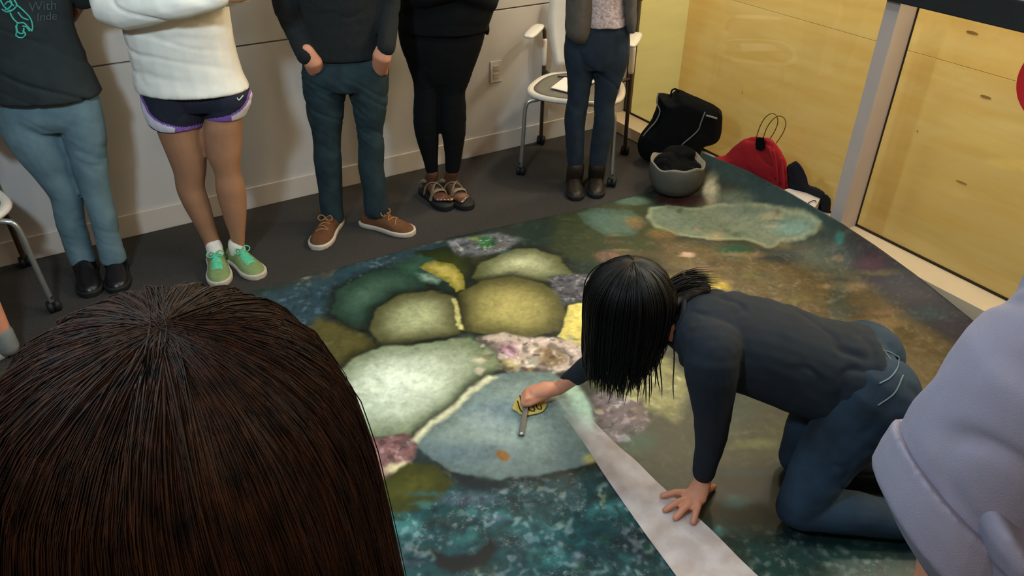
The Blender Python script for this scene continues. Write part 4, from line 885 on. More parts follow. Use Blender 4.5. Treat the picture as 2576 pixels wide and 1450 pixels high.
for tr, toe in ((l4, (1122, 512)), (r4_, (1174, 510))):
    tp = fl(*toe, 0.03); a_ = ankle(tr, D4); dv = nrm(V3(tp[0] - a_[0], tp[1] - a_[1], 0)); sv = V3(-dv[1], dv[0], 0); Lf = 0.225; heel = V3(tp[0], tp[1], 0) - dv * Lf; z0 = 0.03
    rg = [ering(heel + dv * q * Lf + V3(0, 0, z0 + h * 0.5), sv, UP, w * 0.5, h * 0.5, 16, 2.4) for q, w, h in ((0.0, 0.03, 0.03), (0.04, 0.05, 0.045), (0.15, 0.058, 0.06), (0.3, 0.06, 0.068), (0.45, 0.068, 0.06), (0.6, 0.08, 0.045), (0.72, 0.086, 0.034), (0.82, 0.082, 0.024), (0.86, 0.07, 0.02))]
    fp.append(loft(rg)); fp.append(tube([a_, V3(heel[0], heel[1], 0) + dv * 0.055 + V3(0, 0, 0.075)], [0.034, 0.034], 14))
    inn = 1 if tr is r4_ else -1
    for k in range(5):
        o_ = (0.031 - 0.0155 * k) * inn * -1; ln = (0.040, 0.036, 0.031, 0.026, 0.020)[k]; rr = (0.0115, 0.0085, 0.008, 0.0075, 0.007)[k]
        b_ = heel + dv * (Lf * 0.83 - 0.004 * k) + sv * o_ + V3(0, 0, z0 + 0.011)
        fp.append(tube([b_ - dv * 0.02, b_, b_ + dv * ln], [rr, rr, rr * 0.9], 10)); sand.append(('nail', b_ + dv * (ln + rr * 0.3) + V3(0, 0, rr * 0.55), dv, sv, rr))
    sand.append(('sandal', heel, dv, sv, Lf))
stand(p4, D4, c4, [l4, r4_], M['skin_dark'], 0.84, zs4, 0.17, [la4, ra4], M['hair_black'], legk=0.86, foot_parts=fp, hand_parts=fingers(la4[-1], la4[-1] - la4[-2], UP, -FH) + fingers(ra4[-1], ra4[-1] - ra4[-2], UP, -FH), waist=0.15, voxel=0.006)
for q in sand:
    if q[0] == 'nail': mesh_obj('toenail', *ellipsoid(q[1], [q[3], q[2], UP], (q[4] * 0.6, q[4] * 0.7, 0.003), 10, 6), M['nail'], p4)
    else:
        _, heel, dv, sv, Lf = q
        W = lambda t_: np.interp(t_, [a for a, _ in SW], [b for _, b in SW]) * 0.055
        n = 40; o_ = [(0.5 - 0.5 * math.cos(2 * math.pi * k / n), math.copysign(1, math.sin(2 * math.pi * k / n) + 1e-9)) for k in range(n)]
        so = lambda g, z: [heel + dv * (t_ * (Lf + 0.055) - 0.018) + sv * sg * (W(min(max(t_, 0.004), 0.997)) * g) * (0.3 if (t_ < 0.003 or t_ > 0.997) else 1) + V3(0, 0, z) for t_, sg in o_]
        sd_ = mesh_obj('sandal_sole', *loft([so(0.95, 0.0005), so(1.0, 0.004), so(1.0, 0.024), so(0.95, 0.029)]), M['sole_black'], p4)
        def strap(pts, w=0.011):
            q_ = [heel + dv * a * Lf + sv * b + V3(0, 0, z) for a, b, z in spline(pts, 14)]; mesh_obj('strap', *tube(q_, w, 8, flat=0.35, wref=dv), M['strap'], sd_)
        strap([(0.62, -0.046, 0.03), (0.68, -0.03, 0.072), (0.70, 0, 0.080), (0.72, 0.03, 0.070), (0.72, 0.046, 0.03)])
        strap([(0.66, -0.046, 0.03), (0.58, -0.022, 0.084), (0.48, 0.01, 0.098), (0.40, 0.034, 0.075), (0.36, 0.042, 0.03)])
        strap([(0.70, 0.046, 0.03), (0.58, 0.022, 0.086), (0.46, -0.012, 0.102), (0.36, -0.036, 0.075), (0.30, -0.040, 0.03)])
        strap([(0.10, -0.036, 0.075), (0.30, -0.038, 0.10), (0.40, 0, 0.112), (0.30, 0.038, 0.10), (0.10, 0.036, 0.075), (0.0, 0, 0.07), (0.10, -0.036, 0.075)], 0.009)

# ---- person in cardigan and dark jeans by the corner chair
D5 = 3.79
p5 = empty('person', V3(*fl(1475, 490)[:2], 0), 'person in taupe cardigan over speckled blouse, dark jeans and brown boots', 'person')
l5 = [(70, 1424, 1500), (112, 1419, 1499), (149, 1420, 1495), (186, 1425, 1492), (223, 1427, 1486), (261, 1425, 1480), (290, 1420, 1475), (316, 1420, 1472), (354, 1423, 1470), (391, 1425, 1469), (424, 1431, 1466)]
r5_ = [(70, 1498, 1584), (112, 1498, 1585), (149, 1499, 1582), (186, 1496, 1570), (223, 1496, 1557), (261, 1494, 1547), (290, 1495, 1546), (316, 1492, 1544), (354, 1487, 1537), (391, 1483, 1529), (420, 1483, 1523)]
cloth(p5, 'jeans', [loft(rows(l5, D5)), loft(rows(r5_, D5)), loft(rows([(42, 1450, 1576), (64, 1436, 1582), (100, 1424, 1584), (140, 1426, 1580), (170, 1440, 1565)], D5, 0.60))], M['jeans_dark'], 0.004, sx=9, sz=16, seed=10, tilt=0.8)
c5 = ((atD(1430, 0, D5) + atD(1590, 0, D5)) / 2)[:2]; zs5 = 1.30
cloth(p5, 'blouse', [loft(rows([(62, 1462, 1577), (50, 1460, 1577), (30, 1460, 1574), (0, 1458, 1572), (-60, 1452, 1576)], D5, 0.95) + [zring(c5, 1.2, 0.13, 0.105), zring(c5, zs5, 0.1, 0.07), zring(c5, zs5 + 0.03, 0.055, 0.05)])], M['blouse'], 0.004, seed=11)
la5 = [V3(c5[0], c5[1], zs5 - 0.04) - RH * 0.165, V3(c5[0], c5[1], 1.03) - RH * 0.19 + FH * 0.02, V3(c5[0], c5[1], 1.25) - RH * 0.09 - FH * 0.17]
ra5 = [V3(c5[0], c5[1], zs5 - 0.04) + RH * 0.165, V3(c5[0], c5[1], 1.03) + RH * 0.185 + FH * 0.02, V3(c5[0], c5[1], 1.25) + RH * 0.09 - FH * 0.17]
def cardi(side):
    out = []
    tab = [(108, 1450, 1474), (92, 1428, 1480), (72, 1421, 1486), (40, 1422, 1490), (0, 1424, 1492), (-60, 1430, 1494), (-130, 1432, 1490)] if side < 0 else [(84, 1580, 1598), (50, 1572, 1602), (0, 1568, 1602), (-60, 1566, 1598), (-130, 1560, 1592)]
    return loft(rows(tab, D5 - 0.045, 1.5))
cloth(p5, 'cardigan', [cardi(-1), cardi(1), loft([ering(V3(c5[0], c5[1], z) + FH * 0.055, RH, FH, a, b, 20) for z, a, b in ((0.72, 0.15, 0.05), (0.95, 0.155, 0.055), (1.15, 0.165, 0.06), (zs5 - 0.02, 0.15, 0.05))]),
      tube(la5, [0.055, 0.05, 0.042], 14), tube(ra5, [0.055, 0.05, 0.042], 14), tube([la5[0], V3(c5[0], c5[1], zs5 + 0.015), ra5[0]], [0.055, 0.06, 0.055], 14)], M['cardigan'], 0.004, sx=14, sz=8, seed=12)
stand(p5, D5, c5, [l5, r5_], M['skin'], 0.84, zs5, 0.155, [la5, ra5], M['hair_brown'], hair_long=0.2, hand_parts=fingers(la5[-1], RH - 0.2 * FH, UP, -FH) + fingers(ra5[-1], -RH - 0.2 * FH, UP, -FH), waist=0.11)
for tr, toe in ((l5, (1449, 506)), (r5_, (1499, 500))):
    tp = fl(*toe); dv = tp - ankle(tr, D5); _, heel, u, s, _, _ = shoe(p5, tp, dv, 0.245, 0.088, M['boot_brown'], M['sole_black'], 'boot')
    y, xl, xr = tr[-1]; shaft(p5, heel, u, 0.245, atD((xl + xr) / 2, y - 4, D5), 0.046, 0.046, M['boot_brown'])

# ------------------------------------------------------------------ hair strands
def strands(paths, radii, n=3):
    """many thin tapering strands in one mesh: paths (k, m, 3)"""
    P = np.asarray(paths); K, m, _ = P.shape
    T = np.gradient(P, axis=1); T /= np.linalg.norm(T, axis=2, keepdims=True) + 1e-9
    ref = np.tile(V3(0.31, 0.77, 0.22), (K, m, 1)); U = np.cross(T, ref); U /= np.linalg.norm(U, axis=2, keepdims=True) + 1e-9; Wv = np.cross(T, U)
    tp = np.interp(np.linspace(0, 1, m), [0, 0.05, 0.85, 1], [0.3, 1, 0.9, 0.15])[None, :] * np.asarray(radii)[:, None]
    V = np.zeros((K, m, n, 3))
    for j in range(n):
        a = 2 * math.pi * j / n; V[:, :, j] = P + (U * math.cos(a) + Wv * math.sin(a)) * tp[:, :, None]
    base = np.arange(K * m).reshape(K, m)[:, :-1].reshape(-1) * n; F = []
    for j in range(n):
        k = (j + 1) % n; F.append(np.stack([base + j, base + k, base + n + k, base + n + j], 1))
    return V.reshape(-1, 3), np.concatenate(F)
def quick_mesh(name, V, F, mat, parent):
    me_ = bpy.data.meshes.new(name); me_.vertices.add(len(V)); me_.vertices.foreach_set('co', V.reshape(-1)); nf = len(F)
    me_.loops.add(nf * 4); me_.polygons.add(nf); me_.loops.foreach_set('vertex_index', F.reshape(-1).astype(np.int32)); me_.polygons.foreach_set('loop_start', np.arange(nf) * 4); me_.update()
    me_.materials.append(mat); me_.shade_smooth()
    o = bpy.data.objects.new(name, me_); COL.objects.link(o); o.parent = parent; o.matrix_parent_inverse = Matrix.Translation(-parent.location)
    return o

# ------------------------------------------------------------------ the kneeling woman
A_ = nrm(V3(-0.775, 0.634, 0)); PP = V3(0.634, 0.775, 0)      # forward axis, far side
kw = empty('person', V3(*fl(2010, 1340)[:2], 0.006), 'kneeling person with long dark hair, navy top and jeans, leaning over the mat', 'person')
shN = atD(1795, 895, 1.675); M0 = V3(1.45, 1.275, 0.49); shF = V3(1.475, 1.43, 0.455)
hipC = V3(1.745, 0.94, 0.43)
wrN = V3(1.381, 1.106, 0.062); elN = atD(1792, 1065, 1.675)
wrF = fl(1404, 978, 0.05); elF = V3(1.345, 1.56, 0.26)
axis = spline([M0 + A_ * 0.07 + V3(0, 0, -0.01), M0, M0 * 0.62 + hipC * 0.38 + V3(0, 0, 0.005), M0 * 0.3 + hipC * 0.7 - V3(0, 0, 0.01), hipC + V3(0, 0, 0.005), hipC - A_ * 0.08], 14)
hwid = np.interp(np.linspace(0, 1, 14), [0, 0.2, 0.45, 0.65, 0.85, 1], [0.10, 0.158, 0.145, 0.145, 0.165, 0.13]); hdep = np.interp(np.linspace(0, 1, 14), [0, 0.2, 0.45, 0.65, 0.85, 1], [0.075, 0.115, 0.132, 0.132, 0.126, 0.09])
def torso(k=1.0, i0=0, i1=14, drop=0.0):
    rg = []
    for i in range(i0, i1):
        t_ = nrm(axis[min(i + 1, 13)] - axis[max(i - 1, 0)]); nn = np.cross(t_, PP); nn = nn if nn[2] > 0 else -nn
        rg.append(ering(axis[i] - V3(0, 0, drop), PP, nn, hwid[i] * k, hdep[i] * k, 24, 2.2))
    return loft(rg)
knN = V3(1.535, 0.868, 0.075); knF = V3(1.70, 1.01, 0.075)
hpN = hipC - PP * 0.085; hpF = hipC + PP * 0.085
ftN = knN - A_ * 0.40 + V3(0, 0, -0.02); ftF = knF - A_ * 0.40 + V3(0, 0, -0.02)
legN = spline([hpN + V3(0.02, -0.02, 0.0), hpN * 0.5 + knN * 0.5 + V3(0, 0, 0.0), knN + V3(0, 0, 0.01)], 8); legF = spline([hpF + V3(0.02, -0.02, 0.0), hpF * 0.5 + knF * 0.5, knF + V3(0, 0, 0.01)], 8)
lr = np.interp(np.linspace(0, 1, 8), [0, 0.5, 1], [0.118, 0.088, 0.066])
cloth(kw, 'jeans', [torso(0.90, 10, 14), ellipsoid(hipC - A_ * 0.045 - PP * 0.075, [PP, A_, UP], (0.098, 0.105, 0.115)), ellipsoid(hipC - A_ * 0.045 + PP * 0.075, [PP, A_, UP], (0.098, 0.105, 0.115)),
      tube(legN, lr, 18), tube(legF, lr, 18), tube([knN, knN * 0.6 + ftN * 0.4 + V3(0, 0, 0.01), ftN], [0.066, 0.064, 0.046], 16), tube([knF, knF * 0.6 + ftF * 0.4 + V3(0, 0, 0.01), ftF], [0.066, 0.064, 0.046], 16)], M['jeans_blue'], 0.008, sx=9, sz=12, seed=20)
for hp_ in (-1, 1):                                     # back pockets
    c_ = hipC - A_ * 0.128 + PP * 0.075 * hp_ + V3(0, 0, 0.06)
def arm(pts, rad): return tube(spline(pts, 9), np.interp(np.linspace(0, 1, 9), np.linspace(0, 1, len(rad)), rad), 16)
cloth(kw, 'top', [torso(1.06, 0, 12, 0.002), arm([shN + PP * 0.03, shN + V3(0, 0, -0.04), elN, wrN + V3(0, 0, 0.03)], [0.082, 0.074, 0.05, 0.034]), tube([shN + PP * 0.02, M0, shF - PP * 0.02], [0.078, 0.095, 0.075], 16),
      arm([shF - PP * 0.03, shF, elF, wrF + nrm(elF - wrF) * 0.03], [0.08, 0.068, 0.044, 0.032])], M['navy_top'], 0.011, voxel=0.006, sx=8, sz=7, seed=21, tilt=0.6)
mesh_obj('neckline', *tube([M0 + A_ * 0.075 + PP * 0.055 * math.cos(t_) + nrm(V3(0, 0, 1) - A_ * 0.2) * 0.055 * math.sin(t_) + V3(0, 0, 0.045) for t_ in np.linspace(-0.6, math.pi + 0.6, 20)], 0.008, 8), M['navy_top'], kw)
hc = V3(1.267, 1.395, 0.598); Fk = nrm(A_ * 0.45 + V3(0, 0, -0.9)); Uk = nrm(A_ * 0.9 + V3(0, 0, 0.45))
bp_ = [torso(0.86), tube([M0 + A_ * 0.02, M0 + A_ * 0.12 + V3(0, 0, 0.03), hc - Fk * 0.03 - Uk * 0.05], [0.06, 0.05, 0.052], 14)] + headparts(hc, Fk, Uk, 1.0)
bp_ += [arm([shN, shN, elN, wrN], [0.05, 0.048, 0.036, 0.026]), arm([shF, shF, elF, wrF], [0.05, 0.048, 0.036, 0.025]), tube(legN, lr * 0.8, 14), tube(legF, lr * 0.8, 14), tube([knN, ftN], [0.05, 0.034], 12), tube([knF, ftF], [0.05, 0.034], 12)]
for ft in (ftN, ftF): bp_.append(tube([ft, ft - A_ * 0.05 + V3(0, 0, -0.005), ft - A_ * 0.17 + V3(0, 0, -0.015)], [0.036, 0.036, 0.024], 12, flat=0.7, wref=PP))
# hand flat on the strip: palm and five spread fingers
palm = [wrN + V3(0.004, 0, 0.0), V3(1.358, 1.092, 0.048), V3(1.330, 1.078, 0.036), V3(1.312, 1.068, 0.026)]
bp_.append(tube(palm, [0.026, 0.030, 0.034, 0.026], 14, flat=0.55, wref=V3(0.55, -0.83, 0)))
tips = [((1724, 1240), (1667, 1248)), ((1729, 1256), (1673, 1284)), ((1737, 1268), (1699, 1304)), ((1755, 1275), (1744, 1314))]
for (kx, ky), (tx, ty) in tips:
    k_ = fl(kx, ky, 0.032); e_ = fl(tx, ty, 0.017); mid = k_ * 0.5 + e_ * 0.5 + V3(0, 0, 0.007)
    bp_.append(tube([k_ * 0.7 + V3(1.34, 1.085, 0.038) * 0.3, k_, mid, e_], [0.013, 0.0122, 0.0115, 0.0102], 10))
e_ = fl(1797, 1224, 0.016); bp_.append(tube([V3(1.355, 1.085, 0.04), V3(1.392, 1.082, 0.03), e_], [0.014, 0.0115, 0.0095], 10))
# hand gripping the bar
gp = b0 * 0.72 + b1 * 0.28 + V3(0, 0, 0.012)
hd = nrm(gp - wrF); bp_.append(tube([wrF, wrF * 0.6 + gp * 0.4 + V3(0, 0, 0.012), wrF * 0.28 + gp * 0.72 + V3(0, 0, 0.012)], [0.027, 0.033, 0.030], 14, flat=0.75, wref=ud))
for j in range(4):
    r_ = wrF * 0.30 + gp * 0.70 + ud * (-0.026 + 0.0165 * j) + V3(0, 0, 0.016 - 0.003 * j); g_ = gp + ud * (-0.022 + 0.0145 * j)
    bp_.append(tube([r_, g_ + V3(0, 0, 0.016), g_ + hd * 0.015 + V3(0, 0, 0.004), g_ + hd * 0.010 - V3(0, 0, 0.010)], [0.0105, 0.0098, 0.009, 0.008], 10))
bp_.append(tube([wrF * 0.65 + gp * 0.35 + ud * 0.02, gp + ud * 0.034 - hd * 0.012, gp + ud * 0.03 + hd * 0.006], [0.013, 0.0105, 0.009], 10))
fuse('body', bp_, M['skin'], kw, 0.0045, 3)
face(kw, hc, Fk, Uk)
for ft in (ftN, ftF):
    mesh_obj('shoe', *tube([ft + A_ * 0.0 + V3(0, 0, 0), ft - A_ * 0.06 + V3(0, 0, -0.004), ft - A_ * 0.15 + V3(0, 0, -0.012), ft - A_ * 0.19 + V3(0, 0, -0.018)], [0.046, 0.047, 0.042, 0.028], 14, flat=0.8, wref=PP), M['boot_black'], kw)
# jeans details: waistband, seams, pocket stitching laid on the denim
jm = [o for o in kw.children if o.name.startswith('jeans')][0]
for pl in ([(2196, 852), (2222, 880), (2240, 905)], [(2212, 882), (2236, 886), (2262, 900)], [(2214, 965), (2240, 950), (2258, 925), (2262, 900)], [(2210, 1020), (2250, 990), (2272, 945)]):
    printline(pl, 0.0022, M['jeans_light'], jm, jm, 'stitching', 14)
# hair: a cap over the skull and strands falling straight down
crown = hc + Uk * 0.05 - Fk * 0.09
hz = 0.33
cap = fuse('hair', [ellipsoid(hc + Uk * 0.008 - Fk * 0.02, [PP, Uk, Fk], (0.094, 0.098, 0.096)),
        loft([ering(V3(hc[0], hc[1], z) + A_ * ox + PP * oy, PP, A_, a, b, 24) for z, a, b, ox, oy in ((0.66, 0.088, 0.098, 0.0, 0), (0.58, 0.106, 0.112, 0.008, 0), (0.50, 0.108, 0.110, 0.008, 0), (0.42, 0.102, 0.100, 0.004, 0), (0.38, 0.085, 0.082, 0, 0))]),
        tube(spline([hc - A_ * 0.07 + V3(0, 0, 0.02), M0 + A_ * 0.13 + V3(0, 0, 0.05) - PP * 0.02, M0 + A_ * 0.07 + PP * 0.04 + V3(0, 0, 0.085), M0 + A_ * 0.01 + PP * 0.07 + V3(0, 0, 0.10)], 8), [0.06, 0.055, 0.05, 0.045, 0.042, 0.04, 0.036, 0.028], 14)],
        M['hair_black'], kw, 0.006, 4, lambda q: 0.004 * vnoise(q * V3(70, 70, 6)))
paths = []; rad = []
for k in range(2600):
    th = rng.uniform(0, 2 * math.pi); m = 16; ts = np.linspace(0, 1, m); ca_, sa_ = math.cos(th), math.sin(th); jr = 1 + 0.05 * rng.standard_normal()
    zend = 0.30 + 0.10 * rng.random() ** 1.5 + 0.09 * max(0, -sa_) ; ph = rng.uniform(0, 6.3); amp = 0.012 * rng.random()
    pts = []
    for t_ in ts:
        if t_ < 0.45:
            a_ = t_ / 0.45 * math.pi / 2; r_ = math.sin(a_); z = hc[2] + 0.0 + 0.128 * math.cos(a_)
        else:
            r_ = 1.0 - 0.12 * ((t_ - 0.45) / 0.55) ** 2; z = hc[2] + (zend - hc[2]) * (t_ - 0.45) / 0.55
        w_ = max(0, t_ - 0.6) / 0.4
        wob = amp * w_ * V3(math.sin(9 * t_ + ph), math.cos(8 * t_ + ph), 0)
        pts.append(V3(hc[0], hc[1], z) + PP * (0.114 * r_ * ca_ * jr) + A_ * (0.119 * r_ * sa_ * jr + 0.004) + wob)
    paths.append(pts); rad.append(0.0011 + 0.0012 * rng.random())
V, F = strands(paths, rad); quick_mesh('hair_strand', V, F, M['hair_black'], cap)
paths = []; rad = []
for k in range(26):                                      # loose wavy ends
    px = rng.uniform(1545, 1700); D = 1.78 + 0.12 * rng.random(); y1 = rng.uniform(960, 1025); sw_ = rng.uniform(-22, 14)
    paths.append(np.array([atD(px + 4 * math.sin(q * 5 + k) + sw_ * q * q, 840 + (y1 - 840) * q, D) for q in np.linspace(0, 1, 16)])); rad.append(0.0022)
V, F = strands(paths, rad, 4); quick_mesh('hair_lock', V, F, M['hair_black'], cap)
paths = []; rad = []
for k in range(260):                                     # sweep from nape to far shoulder
    o_ = rng.standard_normal(3) * 0.012; q = spline([hc - A_ * 0.085 + V3(0, 0, 0.05), hc - A_ * 0.115 + V3(0, 0, -0.02), M0 + A_ * 0.14 + V3(0, 0, 0.10), M0 + A_ * 0.07 + PP * 0.05 + V3(0, 0, 0.135), M0 + PP * 0.08 + V3(0, 0, 0.125)], 14)
    paths.append(q + o_ * np.linspace(0.4, 1.4, 14)[:, None] + V3(0, 0, 0.0)); rad.append(0.0014)
V, F = strands(paths, rad); quick_mesh('hair_sweep', V, F, M['hair_black'], cap)

# ------------------------------------------------------------------ the foreground head
fg = empty('person', (0.02, 0.42, 0.0), 'person in the left foreground seen from behind, long straight dark brown hair', 'person')
HX = atD(372, 900, 0.375); hcx, hcy = HX[0], HX[1]; ztop = atD(470, 722, 0.385)[2] - 0.022
fhc = V3(hcx, hcy, ztop - 0.118)
prof_z = np.array([0, 0.003, 0.012, 0.03, 0.06, 0.10, 0.15, 0.22, 0.32, 0.45]); prof_r = 1.065 * np.array([0.0, 0.022, 0.050, 0.077, 0.099, 0.112, 0.119, 0.124, 0.130, 0.134])
arcl = np.r_[0, np.cumsum(np.hypot(np.diff(prof_z), np.diff(prof_r)))]
hr_ = [ering(V3(hcx, hcy, ztop - z), RH, FH, max(r, 0.004) * 0.985, max(r, 0.004) * 1.02, 40) for z, r in zip(np.interp(np.linspace(0, arcl[-1], 30), arcl, prof_z), np.interp(np.linspace(0, arcl[-1], 30), arcl, prof_r))]
fcap = mesh_obj('hair', *loft(hr_), M['hair_brown'], fg)
c0 = V3(hcx, hcy, 0)
bx, by = hcx - FH[0] * 0.10, hcy - FH[1] * 0.10
fuse('body', headparts(fhc, FH - UP * 0.4, UP) + [tube([V3(bx, by, ztop - 0.40), fhc - V3(0, 0, 0.05)], [0.055, 0.05], 14),
     loft([zring((bx, by), z, a, b) for z, a, b in ((0.72, 0.10, 0.08), (0.80, 0.13, 0.09), (1.0, 0.115, 0.085), (1.08, 0.13, 0.09), (ztop - 0.47, 0.145, 0.07), (ztop - 0.40, 0.06, 0.05))]),
     tube([V3(bx, by, 0.85) + RH * 0.08, V3(bx, by, 0.45) + RH * 0.09, V3(bx, by, 0.06) + RH * 0.09], [0.065, 0.05, 0.034], 14), tube([V3(bx, by, 0.85) - RH * 0.08, V3(bx, by, 0.45) - RH * 0.09, V3(bx, by, 0.06) - RH * 0.09], [0.08, 0.055, 0.036], 14),
     tube([V3(bx, by, 1.15) + RH * 0.15, V3(bx, by, 0.92) + RH * 0.17, V3(bx, by, 0.92) + RH * 0.05 + FH * 0.14], [0.045, 0.036, 0.026], 12), tube([V3(bx, by, 1.15) - RH * 0.15, V3(bx, by, 0.92) - RH * 0.17, V3(bx, by, 0.92) - RH * 0.05 + FH * 0.14], [0.045, 0.036, 0.026], 12)], M['skin'], fg, 0.009, 4)
face(fg, fhc, FH - UP * 0.4, UP)
fuse('shirt', [loft([zring((bx, by), z, a, b) for z, a, b in ((0.78, 0.165, 0.12), (1.0, 0.145, 0.11), (1.08, 0.16, 0.112), (ztop - 0.43, 0.185, 0.098), (ztop - 0.37, 0.075, 0.065))]), tube([V3(bx, by, 1.16) + RH * 0.16, V3(bx, by, 0.92) + RH * 0.185, V3(bx, by, 0.92) + RH * 0.09 + FH * 0.12], [0.06, 0.05, 0.04], 12), tube([V3(bx, by, 1.16) - RH * 0.16, V3(bx, by, 0.92) - RH * 0.185, V3(bx, by, 0.92) - RH * 0.09 + FH * 0.12], [0.06, 0.05, 0.04], 12)], M['black'], fg, 0.009, 3)
fuse('trousers', [loft([zring((bx, by), z, a, b) for z, a, b in ((0.66, 0.15, 0.11), (0.80, 0.16, 0.115), (0.92, 0.14, 0.1))])] + [tube([V3(bx, by, 0.75) + RH * 0.082 * k, V3(bx, by, 0.42) + RH * 0.092 * k, V3(bx, by, 0.09) + RH * 0.092 * k], [0.09, 0.066, 0.05], 14) for k in (-1, 1)], M['jeans_dark'], fg, 0.009, 3)
for k in (-1, 1): shoe(fg, V3(bx, by, 0) + RH * 0.092 * k + FH * 0.17, FH, 0.25, 0.09, M['boot_black'], M['sole_black'])
paths = []; rad = []; cpl = np.array([0.016, -0.004])              # the crown sits off centre, strands fan out from it
for k in range(7000):
    th = rng.uniform(0, 2 * math.pi); jr = 1.0 + 0.010 * rng.standard_normal() + 0.012 * math.sin(th * 19 + 1.3) + 0.008 * math.sin(th * 47); m = 20; ph = rng.uniform(0, 6.3)
    s1 = arcl[-1] * rng.uniform(0.75, 1.0); tt = np.linspace(0, 1, m); S_ = s1 * tt ** 1.25; w_ = 1 - ss(0, 0.17, S_)
    pl = np.stack([S_ * np.cos(th), S_ * np.sin(th)], 1) + cpl * w_[:, None] + rng.standard_normal(2) * 0.003 * (1 - tt)[:, None]
    s_ = np.hypot(pl[:, 0], pl[:, 1]); an = np.arctan2(pl[:, 1], pl[:, 0]) + 0.05 * np.sin(s_ * 16 + ph) * np.clip(s_ * 5, 0, 1) * rng.random()
    z = np.interp(s_, arcl, prof_z); r = np.interp(s_, arcl, prof_r) * jr
    lift_ = 0.0012 + 0.0025 * rng.random() ** 3
    P = np.stack([hcx + RH[0] * r * np.cos(an) + FH[0] * r * 1.03 * np.sin(an), hcy + RH[1] * r * np.cos(an) + FH[1] * r * 1.03 * np.sin(an), ztop - z + lift_ + 0.08 * (jr - 1)], 1)
    paths.append(P); rad.append(0.00028 + 0.00035 * rng.random())
V, F = strands(paths, rad); quick_mesh('hair_strand', V, F, M['hair_brown'], fcap)

# ------------------------------------------------------------------ person in lavender shirt at the right edge
DL = 0.68
lp = empty('person', V3(0.98, 0.10, 0), 'person in lavender-grey shirt with rolled sleeve cut off at the right edge', 'person')
shl = atD(2830, 740, DL + 0.03); elb = atD(2400, 1370, DL); frm = atD(2345, 1590, DL - 0.06); tc_ = shl + RH * 0.19 - V3(0, 0, 0.02)
def sl_ring(px1, py1, px2, py2, D, k=0.9):
    a = atD(px1 + 18, py1 + 58, D); b = atD(px2 + 18, py2 + 58, D); c_ = (a + b) / 2; u_ = nrm(b - a); ax_ = nrm(np.cross(u_, FH)); return ering(c_, u_, nrm(np.cross(ax_, u_)), np.linalg.norm(b - a) / 2, np.linalg.norm(b - a) / 2 * k, 28, 2.3)
sleeve = loft([sl_ring(2800, 560, 2960, 690, DL + 0.03, 1.0), sl_ring(2680, 600, 2950, 810, DL + 0.02), sl_ring(2550, 745, 2820, 950, DL + 0.01), sl_ring(2450, 840, 2720, 1050, DL), sl_ring(2360, 970, 2640, 1180, DL), sl_ring(2300, 1050, 2560, 1250, DL), sl_ring(2272, 1100, 2520, 1300, DL)])
tor = [zring(tc_, 0.80, 0.17, 0.12), zring(tc_, 1.0, 0.165, 0.12), zring(tc_, 1.2, 0.185, 0.125), zring(tc_, shl[2] - 0.03, 0.19, 0.10), zring(tc_, shl[2] + 0.03, 0.08, 0.07)]
shp = cloth(lp, 'shirt', [sleeve, loft(tor)], M['lavender'], 0.009, 0.006, 6, sx=6, sz=5, seed=30, tilt=0.8)
cuff = loft([sl_ring(2262, 1082, 2535, 1262, DL - 0.004, 0.96), sl_ring(2232, 1135, 2512, 1318, DL - 0.006, 1.0), sl_ring(2206, 1190, 2478, 1375, DL - 0.008, 1.0), sl_ring(2238, 1262, 2455, 1412, DL - 0.008, 0.98), sl_ring(2285, 1340, 2430, 1440, DL - 0.006, 0.9)])
fuse('rolled_cuff', [cuff], M['lavender'], shp, 0.005, 3, folds(0.004, 10, 10, 31, 0.8))
fold2 = [atD(px, py, DL - 0.10) for px, py in ((2480, 1330), (2510, 1300), (2560, 1330), (2620, 1360), (2640, 1480), (2540, 1520), (2475, 1440))]
fold2 = list(spline(fold2 + [fold2[0]], 24)[:-1]); cf = np.mean(fold2, axis=0)
fuse('front_fold', [loft([[cf + (p_ - cf) * k + FH * o_ for p_ in fold2] for k, o_ in ((0.6, -0.05), (0.92, -0.025), (1.0, 0.0), (0.92, 0.05), (0.6, 0.09))])], M['lavender'], shp, 0.005, 4, folds(0.005, 16, 16, 33))
hcl = V3(tc_[0], tc_[1], shl[2] + 0.20)
hnd = frm - V3(0, 0, 0.01)
fuse('body', headparts(hcl, FH * 0.6 - RH * 0.8 - UP * 0.4, UP) + [tube([tc_ + V3(0, 0, -0.02), hcl - V3(0, 0, 0.05)], [0.055, 0.05], 14), loft([zring(tc_, z, a, b) for z, a, b in ((0.76, 0.10, 0.08), (0.85, 0.13, 0.09), (1.05, 0.12, 0.09), (1.22, 0.15, 0.095), (shl[2] - 0.05, 0.15, 0.07), (shl[2] + 0.02, 0.06, 0.05))]),
     tube([shl, elb, frm], [0.040, 0.042, 0.034], 16), tube([V3(tc_[0], tc_[1], 0.85) + RH * 0.08, V3(tc_[0], tc_[1], 0.45) + RH * 0.09, V3(tc_[0], tc_[1], 0.06) + RH * 0.09], [0.066, 0.05, 0.036], 14), tube([V3(tc_[0], tc_[1], 0.85) - RH * 0.08, V3(tc_[0], tc_[1], 0.45) - RH * 0.09, V3(tc_[0], tc_[1], 0.06) - RH * 0.09], [0.066, 0.05, 0.036], 14),
     tube([atD(2560, 1380, DL - 0.06), atD(2465, 1450, DL - 0.05), atD(2420, 1500, DL - 0.05)], [0.034, 0.030, 0.026], 14)] + fingers(hnd, frm - elb, -RH, -FH, curl=0.5), M['skin'], lp, 0.007, 4)
face(lp, hcl, FH * 0.6 - RH * 0.8 - UP * 0.4, UP); haircap(lp, hcl, FH * 0.6 - RH * 0.8 - UP * 0.4, UP, M['hair_brown'])
